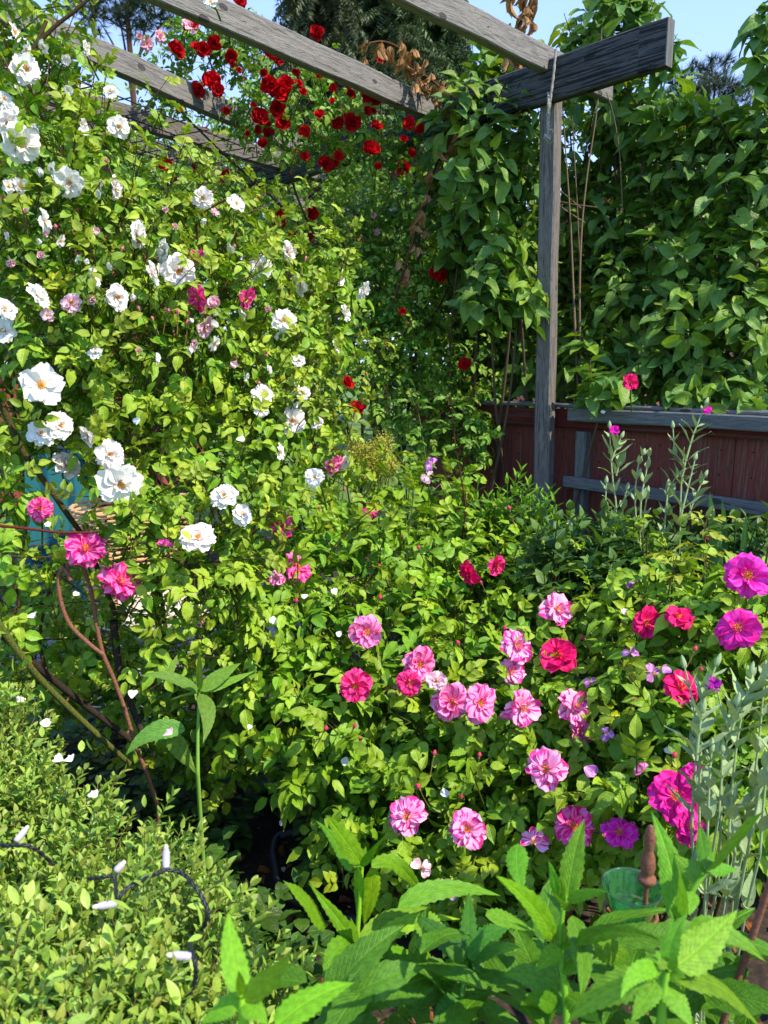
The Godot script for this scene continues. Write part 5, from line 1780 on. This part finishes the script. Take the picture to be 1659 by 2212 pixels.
func campions() -> void:
	var f := func(list: Array, ox: float, oy: float) -> Array:
		var out := []
		for s in list:
			var q := []
			for p in s: q.append([ox + p[0] * 0.3546, oy + p[1] * 0.3546])
			out.append(q)
		return out
	var back: Array = f.call([[[710, 1700], [735, 1450], [715, 1280], [700, 1080], [695, 945]], [[705, 1150], [735, 1070], [765, 1005]], [[690, 1690], [670, 1450], [675, 1280]], [[870, 1690], [850, 1400], [865, 1200], [895, 1110]], [[880, 1690], [885, 1400], [915, 1230], [935, 1110]], [[1120, 1690], [1130, 1300], [1150, 1180], [1095, 1100], [1080, 945]], [[1150, 1180], [1195, 1020], [1220, 950], [1280, 800]], [[1020, 1690], [1035, 1480], [1050, 1300]], [[1130, 1480], [1180, 1280], [1215, 1140]], [[1180, 1470], [1225, 1350], [1275, 1240]], [[775, 1690], [775, 1450], [800, 1320]], [[735, 1240], [750, 1180], [755, 1150]], [[1040, 1400], [1080, 1280], [1120, 1230]], [[860, 1690], [900, 1500], [925, 1340]], [[770, 1660], [740, 1540], [730, 1480]]], 1070.6, 588.0)
	campion("silvery rose campion with two magenta blooms in front of the red fence", 2.55, back, [[1327, 930, 20, "campion"], [1527, 886, 18, "campion"]], 0.0036)
	var front: Array = f.call([[[1195, 1900], [1205, 1659], [1225, 1400], [1205, 1150], [1150, 910]], [[1240, 1900], [1245, 1500], [1250, 1150], [1285, 1050], [1345, 895]], [[1370, 1900], [1385, 1500], [1425, 1300], [1455, 1150]], [[1420, 1950], [1445, 1600], [1485, 1280], [1555, 950]], [[1490, 1180], [1560, 1040], [1659, 970]], [[1540, 2000], [1570, 1650], [1610, 1300], [1640, 940]], [[1290, 1950], [1300, 1659], [1315, 1420]], [[1610, 2050], [1640, 1650], [1680, 1300], [1700, 1000]], [[1600, 1700], [1640, 1560], [1700, 1450]], [[1225, 1480], [1240, 1300], [1262, 1180]], [[1420, 1350], [1460, 1230], [1475, 1140]], [[1360, 1800], [1375, 1600], [1380, 1430]], [[1500, 2050], [1530, 1800], [1600, 1660]], [[1460, 2050], [1440, 1850], [1445, 1700]]], 1070.6, 1117.6)
	campion("tall woolly silver campion stalks at the right edge in front of magenta roses", 1.42, front, [[1541, 1479, 28, "purple"]], 0.0029)

# ------------------------------------------------------------------ tall perennials close to the camera
# leaves: [base x, base y, tip x, tip y, width] (+ control x, y), in the close-up's pixels
func perennial(label: String, depth: float, stem: Array, leaves: Array, ox: float, oy: float, tone: Color, grp: String, serr := 0.10) -> void:
	var q := func(x: float, y: float, d: float) -> Vector3: return P(ox + x * 0.3546, oy + y * 0.3546, d)
	var pts := PackedVector3Array()
	for s in stem: pts.append(q.call(s[0], s[1], depth))
	var foot := Vector3(pts[0].x, 0, pts[0].z - 0.03)
	var t := base("tall_perennial", foot, label, "plant", grp)
	var mb := MB.new()
	var line := PackedVector3Array([foot])
	line.append_array(smooth(pts, 5))
	mb.tube(line, radii(line.size(), 0.0052, 0.0026), 7, tone * 0.95)
	putw("stem", mb, mats.stem, t)
	for l in leaves:
		var a: Vector3 = q.call(l[0], l[1], depth + R(-0.01, 0.01))
		var len_px := Vector2(l[2] - l[0], l[3] - l[1]).length()
		var dz: float = R(-0.12, 0.12) * len_px / 400.0 * depth
		var b: Vector3 = q.call(l[2], l[3], depth + dz)
		var m: Vector3
		if l.size() > 5: m = q.call(l[5], l[6], depth + dz * 0.5)
		else: m = a.lerp(b, 0.5) + Vector3(0, 0.06, 0) * a.distance_to(b)
		var W: float = l[4] * 0.3546 / FOC * depth * 1.0
		var tc := (cam_pos - a).normalized()
		var up := (tc * 0.75 + Vector3.UP * 0.6 + RV() * 0.45).normalized()
		mb = MB.new()
		blade(mb, a, m, b, W, up, "lance", 22, R(0.1, 0.4), 0.03, Color(tone.r * R(0.8, 1.2), tone.g, tone.b * R(0.7, 1.3)) * R(0.75, 1.2), serr)
		# stalk
		putw("leaf", mb, mats.lance, t)

func tall_perennials() -> void:
	var g1 := lin(130, 186, 38)
	var g2 := lin(110, 168, 40)
	var ox5 := 529.4
	var oy5 := 1623.5
	perennial("tall perennial with long arching bright leaves between hedge and striped roses", 1.12, [[690, 1659], [690, 1400], [680, 1180], [700, 900], [712, 700]], [[715, 700, 490, 385, 120], [645, 730, 430, 420, 90, 600, 560], [715, 700, 915, 450, 75, 760, 600], [715, 700, 735, 575, 40], [695, 705, 685, 1010, 100, 690, 850], [780, 710, 725, 1060, 115, 770, 880], [500, 1065, 235, 785, 150], [665, 1160, 385, 800, 95, 600, 1050], [690, 1170, 1140, 950, 100, 850, 960], [780, 1180, 1310, 1020, 120, 1000, 970], [770, 705, 1125, 945, 115, 930, 580], [930, 950, 1560, 880, 130, 1180, 760], [660, 1200, 480, 1475, 130, 520, 1120], [680, 1190, 1005, 1545, 130, 820, 1150], [720, 1270, 890, 1470, 95], [690, 1180, 640, 1010, 60], [700, 1230, 1120, 1290, 120, 900, 1180], [690, 1420, 860, 1640, 120], [680, 1420, 560, 1659, 110], [1050, 1000, 1240, 1180, 160], [1000, 1200, 1190, 1420, 170], [1180, 1280, 990, 1560, 170]], ox5, oy5, g1, "tall perennials in the foreground")
	perennial("dark wrinkled leaf plant with upright twisted leaf, behind the front stalks", 1.02, [[1300, 1750], [1320, 1500], [1360, 1270]], [[1360, 1270, 1365, 850, 110], [1365, 1270, 1640, 1055, 150, 1450, 1090], [1365, 1270, 1690, 1200, 130, 1500, 1170], [1350, 1270, 1050, 1005, 140, 1180, 1080], [1345, 1280, 1165, 1620, 130, 1200, 1300], [1360, 1280, 1440, 1400, 130], [1340, 1275, 1210, 1180, 90], [1320, 1500, 1140, 1700, 160], [1320, 1480, 1520, 1700, 170], [1370, 1280, 1560, 1330, 120]], ox5, oy5, lin(86, 142, 46), "tall perennials in the foreground", 0.14)
	perennial("blurred bright perennial nearest the camera, in front of the hedge", 0.64, [[-10, 1700], [-15, 1600], [-20, 1500]], [[-20, 1500, -100, 975, 170, -90, 1200], [-10, 1510, 280, 1235, 130, 150, 1400], [-20, 1520, -270, 1660, 140, -150, 1560], [190, 1680, 670, 1405, 210, 380, 1480], [-20, 1500, -40, 1330, 60], [-10, 1520, 140, 1660, 130]], ox5, oy5, g1, "tall perennials in the foreground")
	var ox6 := 1070.6
	perennial("tall perennial with serrated leaves in front of the striped roses and glass bowl", 0.9, [[430, 1700], [425, 1500], [395, 1200], [410, 960]], [[440, 900, 545, 410, 150, 470, 600], [365, 1150, 0, 755, 150, 240, 900], [400, 930, 320, 660, 70], [430, 900, 690, 850, 80, 560, 860], [430, 920, 520, 640, 90], [405, 930, 395, 780, 55], [420, 940, 350, 860, 50], [390, 1190, 1000, 1150, 160, 680, 1030], [470, 1000, 520, 1500, 150, 560, 1250], [420, 1500, 40, 1370, 170, 220, 1300], [380, 1560, 180, 1480, 120], [250, 1480, 300, 1720, 220], [430, 1480, 640, 1659, 140], [390, 1190, 250, 1330, 110], [400, 1300, 560, 1330, 120], [600, 1180, 860, 1320, 150], [-60, 1000, 240, 1090, 130], [140, 560, 170, 860, 130, 110, 700]], ox6, oy5, g2, "tall perennials in the foreground")
	perennial("leafy perennial with broad upswept leaves in front of the silver campions", 0.86, [[1030, 1400], [1060, 1200], [1100, 1060], [1200, 850], [1285, 730]], [[1290, 720, 1645, 355, 190, 1420, 590], [1285, 710, 1240, 440, 95], [1295, 720, 1470, 720, 85], [1280, 720, 1140, 720, 70], [1280, 740, 1090, 620, 150, 1180, 740], [1100, 1050, 946, 362, 175, 1120, 720], [1090, 1040, 1060, 580, 150, 1180, 820], [1180, 1060, 1655, 1290, 130, 1400, 1040], [1290, 730, 1330, 610, 60], [1200, 850, 1180, 1000, 90]], ox6, oy5, g2, "tall perennials in the foreground")
	perennial("perennial rosette with drooping pale edged leaves at the bottom edge", 0.72, [[1010, 1720], [1020, 1500], [1045, 1340]], [[1050, 1300, 1170, 980, 120, 1050, 1130], [1100, 1310, 1475, 960, 230, 1260, 1200], [1020, 1320, 765, 1510, 110, 820, 1290], [960, 1410, 430, 1660, 200, 700, 1370], [1090, 1390, 1620, 1690, 220, 1360, 1330], [1030, 1400, 1200, 1690, 150], [1000, 1390, 820, 1659, 130], [1060, 1330, 1110, 1260, 60], [1030, 1330, 990, 1250, 60], [1010, 1340, 960, 1300, 60], [1060, 1350, 1160, 1380, 80], [1040, 1340, 1040, 1240, 50], [980, 1300, 1380, 1200, 190, 1180, 1220]], ox6, oy5, lin(124, 180, 46), "tall perennials in the foreground")
	perennial("long leaved perennial standing between hedge and striped roses", 1.74, [[1205, 1660], [1205, 1400], [1215, 1150]], [[1215, 1150, 850, 1050, 70, 1050, 1010], [1215, 1150, 1020, 1200, 65], [1215, 1140, 1215, 895, 55], [1225, 1145, 1555, 1015, 80, 1400, 1080], [1220, 1140, 1470, 970, 95], [1215, 1160, 1235, 1465, 100, 1310, 1250], [1130, 1380, 765, 1540, 130, 900, 1330], [1040, 1400, 1200, 1650, 120, 1080, 1480], [1210, 1130, 1170, 1030, 40], [1030, 1050, 1080, 920, 45]], 0.0, 1088.0, lin(122, 168, 64), "tall perennials in the foreground", 0.05)
	# leafy base between them
	var t := base("understory_leaves", Vector3(0.25, 0, -1.0), "broad green leaves crowding beneath the tall foreground perennials", "plant")
	var ms := []
	for i in 4:
		var mb := MB.new()
		leaf(mb, Transform3D(), R(0.09, 0.12), R(0.034, 0.045), "lance", 14, R(0.3, 1.1), R(0.1, 0.4), 0.05, lin(100, 156, 38) * R(0.8, 1.1), 0.08)
		ms.append(mb.done())
	for i in 120:
		var px := R(640, 1690)
		var py := R(2030, 2330) - maxf(0.0, px - 1250) * 0.1
		if px < 760: py = R(2120, 2300)
		var d := R(0.95, 1.25)
		var p := P(px, py, d)
		put("leaf", ms[rng.randi() % 4], mats.lance, t, aim(p - t.position, Vector3(R(-1, 1), R(-0.2, 0.7), R(-0.6, 0.8)), Vector3.UP + RV() * 0.5, R(0.8, 1.2)))

# ------------------------------------------------------------------ small things
func small_things() -> void:
	var rust := StandardMaterial3D.new()
	rust.resource_name = "rust"
	rust.albedo_texture = rough_tex([Color(0.30, 0.19, 0.15), Color(0.45, 0.29, 0.22), Color(0.55, 0.37, 0.28), Color(0.36, 0.27, 0.24)], 0.05, 95, 256)
	rust.uv1_triplanar = true
	rust.uv1_world_triplanar = true
	rust.uv1_scale = Vector3(12, 12, 12)
	rust.roughness = 0.85
	rust.metallic_specular = 0.35
	rust.cull_mode = BaseMaterial3D.CULL_DISABLED
	var z7 := func(list: Array, d0: float, d1: float) -> PackedVector3Array:
		var l := []
		for p in list: l.append([p[0] * 0.3546, 1088.0 + p[1] * 0.3546])
		return path(l, d0, d1)
	# bent reinforcing bar
	var lead: PackedVector3Array = smooth(z7.call([[960, 1850], [900, 1659], [830, 1480], [760, 1250], [690, 1060], [630, 920], [590, 750], [560, 560], [510, 400], [455, 325], [420, 345], [412, 410], [432, 470]], 1.86, 1.76), 8)
	var t := base("rusty_plant_support", lead[0] * Vector3(1, 0, 1), "rusty ribbed iron bar bent into a heart beside the hedge", "plant support")
	var heart: PackedVector3Array = smooth(z7.call([[630, 920], [545, 855], [430, 740], [372, 600], [355, 460], [382, 400], [412, 425], [432, 470]], 1.775, 1.75), 8)
	for pl in [lead, heart]:
		var mb := MB.new()
		var line: PackedVector3Array = pl
		if line == lead:
			var full := PackedVector3Array([line[0] * Vector3(1, 0, 1)])
			full.append_array(line)
			line = full
		mb.tube(line, radii(line.size(), 0.0046, 0.0046), 8, Color.WHITE, true)
		# ribs
		for i in line.size() - 1:
			var L := line[i].distance_to(line[i + 1])
			var n := int(L / 0.007)
			if L > 0.3: continue
			for k in n:
				var c := line[i].lerp(line[i + 1], (k + 0.5) / n)
				var tg := (line[i + 1] - line[i]).normalized()
				var sx := tg.cross(Vector3(0.3, 0.2, 1)).normalized()
				var sy := tg.cross(sx)
				var ring := PackedVector3Array()
				for j in 9:
					var a := TAU * j / 8
					ring.append(c + (sx * cos(a) + sy * sin(a)) * 0.0048 + tg * 0.0022 * cos(a))
				mb.tube(ring, radii(9, 0.0011, 0.0011), 3, Color.WHITE)
		putw("bar", mb, rust, t)
	# rusty stake with a bud finial and its ring
	var sx6 := func(x: float, y: float, d: float) -> Vector3: return P(1070.6 + x * 0.3546, 1623.5 + y * 0.3546, d)
	var top: Vector3 = sx6.call(918, 820, 1.08)
	var foot := top * Vector3(1, 0, 1)
	t = base("candle_stake", foot, "rusty iron garden stake with bud finial and ring holding the green glass", "stake")
	var mb3 := MB.new()
	mb3.tube(PackedVector3Array([foot, top]), radii(2, 0.0035, 0.0035), 8, Color.WHITE)
	putw("rod", mb3, rust, t)
	mb3 = MB.new()
	var k := 0.3546 / FOC * 1.08
	mb3.lathe(Transform3D(Basis(), top), PackedVector2Array([Vector2(3 * k, -4 * k), Vector2(30 * k, 10 * k), Vector2(58 * k, 40 * k), Vector2(52 * k, 65 * k), Vector2(30 * k, 78 * k), Vector2(38 * k, 95 * k), Vector2(46 * k, 140 * k), Vector2(40 * k, 200 * k), Vector2(24 * k, 238 * k), Vector2(30 * k, 260 * k), Vector2(36 * k, 310 * k), Vector2(30 * k, 370 * k), Vector2(16 * k, 405 * k), Vector2(1 * k, 415 * k)]), 12, Color.WHITE)
	putw("finial", mb3, rust, t)
	var bc: Vector3 = sx6.call(825, 900, 1.10)
	mb3 = MB.new()
	var ring2 := PackedVector3Array()
	for i in 33: ring2.append(bc + Vector3(cos(TAU * i / 32) * 0.036, -0.021, sin(TAU * i / 32) * 0.036))
	mb3.tube(ring2, radii(33, 0.003, 0.003), 6, Color.WHITE)
	mb3.tube(PackedVector3Array([bc + Vector3(0.036, -0.021, 0), Vector3(top.x, bc.y - 0.03, top.z)]), radii(2, 0.003, 0.003), 6, Color.WHITE)
	putw("ring", mb3, rust, t)
	# the glass
	var glass := StandardMaterial3D.new()
	glass.resource_name = "green_glass"
	glass.albedo_color = Color(0.60, 0.95, 0.70, 0.05)
	glass.transparency = BaseMaterial3D.TRANSPARENCY_ALPHA
	glass.refraction_enabled = true
	glass.refraction_scale = 0.05
	glass.roughness = 0.03
	var gb := base("glass_bowl", bc - Vector3(0, 0.03, 0), "green glass candle bowl held beside the rusty finial", "bowl")
	mb3 = MB.new()
	mb3.lathe(Transform3D(Basis(), bc), PackedVector2Array([Vector2(0.0005, -0.030), Vector2(0.020, -0.030), Vector2(0.026, -0.025), Vector2(0.0335, -0.005), Vector2(0.0415, 0.020), Vector2(0.0425, 0.0215), Vector2(0.0405, 0.0220), Vector2(0.0385, 0.019), Vector2(0.0305, -0.006), Vector2(0.0235, -0.022), Vector2(0.018, -0.0255), Vector2(0.0005, -0.0255)]), 40, Color.WHITE)
	putw("glass", mb3, glass, gb)
	# leaning rusty rod at the right edge
	var a1 := P(1690, 1830, 0.98)
	var a2 := P(1545, 2260, 1.02)
	var dn := (a2 - a1).normalized()
	mb3 = MB.new()
	mb3.tube(PackedVector3Array([a1, a2, a2 + dn * (a2.y / -dn.y)]), radii(3, 0.0045, 0.0045), 8, Color.WHITE)
	tag(putw("garden_rod", mb3, rust, self), "thin rusty rod leaning at the lower right corner", "stake")
	# hose
	mb3 = MB.new()
	var hose := smooth(PackedVector3Array([P(640, 1800, 2.36), P(602, 1808, 2.36), P(590, 1840, 2.30), P(596, 1885, 2.22), P(606, 1925, 2.14), P(650, 1960, 2.08), P(780, 1990, 2.0)]), 6)
	for i in hose.size(): hose[i].y = maxf(hose[i].y, 0.06)
	mb3.tube(hose, radii(hose.size(), 0.014, 0.014), 10, lin(36, 38, 42))
	tag(putw("garden_hose", mb3, plain("rubber", Color.WHITE, 0.45), self), "black garden hose lying on the soil behind the hedge", "hose")
	# string of lights on the hedge
	var lt := base("string_lights", P(360, 1950, 1.2), "black cable with pale bulbs draped over the hedge", "string lights")
	var cable := plain("cable", Color.WHITE, 0.5)
	var sock := plain("bulb_socket", Color.WHITE, 0.4)
	var z4 := func(x: float, y: float, lift: float) -> Vector3:
		var f := P(x * 0.3546, 1623.5 + y * 0.3546, 1.0) - cam_pos
		var h := hedge_top + 0.03 + lift
		return cam_pos + f * ((h - cam_pos.y) / f.y)
	var runs := [[[-40, 560, 0.0], [60, 570, 0.01], [150, 568, 0.01], [235, 605, -0.01], [330, 690, -0.05]], [[540, 770, -0.02], [620, 765, 0.0], [690, 755, 0.0], [705, 800, 0.0], [715, 900, 0.01], [760, 840, 0.02], [850, 790, 0.02], [960, 740, 0.03], [1020, 718, 0.03], [1110, 740, 0.02], [1180, 810, 0.02], [1240, 900, 0.01], [1270, 990, 0.0], [1230, 1090, -0.03]], [[1150, 1160, -0.02], [1165, 1200, 0.01], [1190, 1280, 0.02], [1195, 1370, 0.0], [1170, 1450, -0.02], [1100, 1560, -0.04]]]
	for r in runs:
		var pl := PackedVector3Array()
		for p in r: pl.append(z4.call(p[0], p[1], p[2]))
		var line := smooth(pl, 8)
		var mb := MB.new()
		for w in 2:
			var tw := PackedVector3Array()
			for i in line.size(): tw.append(line[i] + Vector3(cos(i * 0.9 + w * PI), sin(i * 0.9 + w * PI), 0.3) * 0.0018)
			mb.tube(tw, radii(tw.size(), 0.0020, 0.0020), 6, lin(38, 42, 46))
		putw("cable", mb, cable, lt)
	for b in [[95, 550, 175, 450, 0.0], [710, 925, 560, 950, 0.015], [1013, 712, 1012, 565, 0.03], [1165, 1250, 1010, 1240, 0.02], [700, 735, 765, 665, 0.0]]:
		var p0: Vector3 = z4.call(b[0], b[1], b[4])
		var p1: Vector3 = z4.call(b[2], b[3], b[4] + 0.01)
		var mb := MB.new()
		var L := p0.distance_to(p1)
		var d := (p1 - p0).normalized()
		if L > 0.052:
			L = 0.052
		mb.lathe(aim(p0, d, Vector3.UP), PackedVector2Array([Vector2(0.001, 0), Vector2(0.0046, 0.001), Vector2(0.0056, L * 0.2), Vector2(0.0056, L * 0.6), Vector2(0.0046, L * 0.74), Vector2(0.0036, L * 0.78)]), 12, lin(176, 171, 184))
		mb.lathe(aim(p0, d, Vector3.UP), PackedVector2Array([Vector2(0.0034, L * 0.76), Vector2(0.0036, L * 0.88), Vector2(0.0024, L * 0.97), Vector2(0.0003, L)]), 10, lin(200, 195, 175))
		putw("bulb", mb, sock, lt)
	# fallen petals
	for p in [[45, 1515, "white petal caught on the hedge's far corner at the picture's edge"], [98, 1562, "white petal lying on the hedge below the dark cane"], [150, 1637, "larger of two white petals side by side on the hedge"], [126, 1641, "smaller of two white petals side by side on the hedge"], [202, 1714, "small white petal alone in the middle of the hedge top"], [288, 1500, "white petal on the hedge next to the rusty bar"]]:
		loose(z4.call(p[0] / 0.3546, (p[1] - 1623.5) / 0.3546, 0.0), Vector3(R(-0.4, 0.4), 1, 0.5), R(0.018, 0.026), mats.white_a, p[2], "petals on the hedge")
	for p in [[450, 1248, 1.93, "white petal on a leaf just below the large white rose above the hedge"], [610, 1775, 2.05, "white petal on the lowest rose leaves above the hose"], [612, 1878, 2.3, "white petal on the soil beside the black hose"], [572, 1890, 2.3, "white petal on the soil at the hedge's edge"], [745, 1645, 1.98, "white petal on the lower leaves of the striped rose bush"], [685, 1560, 2.0, "white petal low on the striped bush nearest the hedge"], [72, 1330, 1.75, "white petal on leaves at the foot of the curved green cane"], [165, 1282, 1.78, "white petal caught just inside the rusty heart"], [722, 1278, 2.15, "white petal on leaves above the striped rose shaped like a heart"], [660, 1290, 2.1, "white petal on leaves beneath the upper striped rose"], [732, 1370, 2.1, "white petal beside the tilted pink striped rose"], [1445, 1620, 1.7, "bright white petal on the magenta bush near the campion stalks"], [960, 1712, 1.9, "white petal on leaves above the pale striped rose"], [520, 950, 2.0, "white petal among leaves left of the large double white rose"], [295, 908, 1.82, "white petal hanging in the white rose above the double bloom"], [105, 1135, 1.75, "white petal between the small pink rose and the hedge"], [590, 1340, 2.05, "white petal in the leaves where white and striped bushes meet"], [540, 1570, 2.0, "white petal on shaded ground leaves beyond the hedge"], [1230, 1135, 2.6, "white petal on the phlox at the post's foot"], [1302, 890, 2.95, "tiny white petal on the grey fence rail"]]:
		loose(P(p[0], p[1], p[2]), Vector3(R(-0.4, 0.5), 1, R(0.4, 1.2)), R(0.014, 0.024), mats.white_a if rng.randf() < 0.85 else mats.blush, p[3], "petals among the leaves")
	for p in [[364, 1580, 1.70, "blush petal lying on a long leaf beside the hedge"], [1440, 1447, 1.72, "rounded mauve petal beside the hot pink rose"], [1275, 1667, 1.72, "mauve petal hanging in the magenta bush near striped roses"]]:
		loose(P(p[0], p[1], p[2]), Vector3(R(-0.4, 0.5), 1, R(0.4, 1.0)), R(0.026, 0.034), mats.mauve if p[0] > 1000 else mats.blush, p[3], "faded petals on leaves")
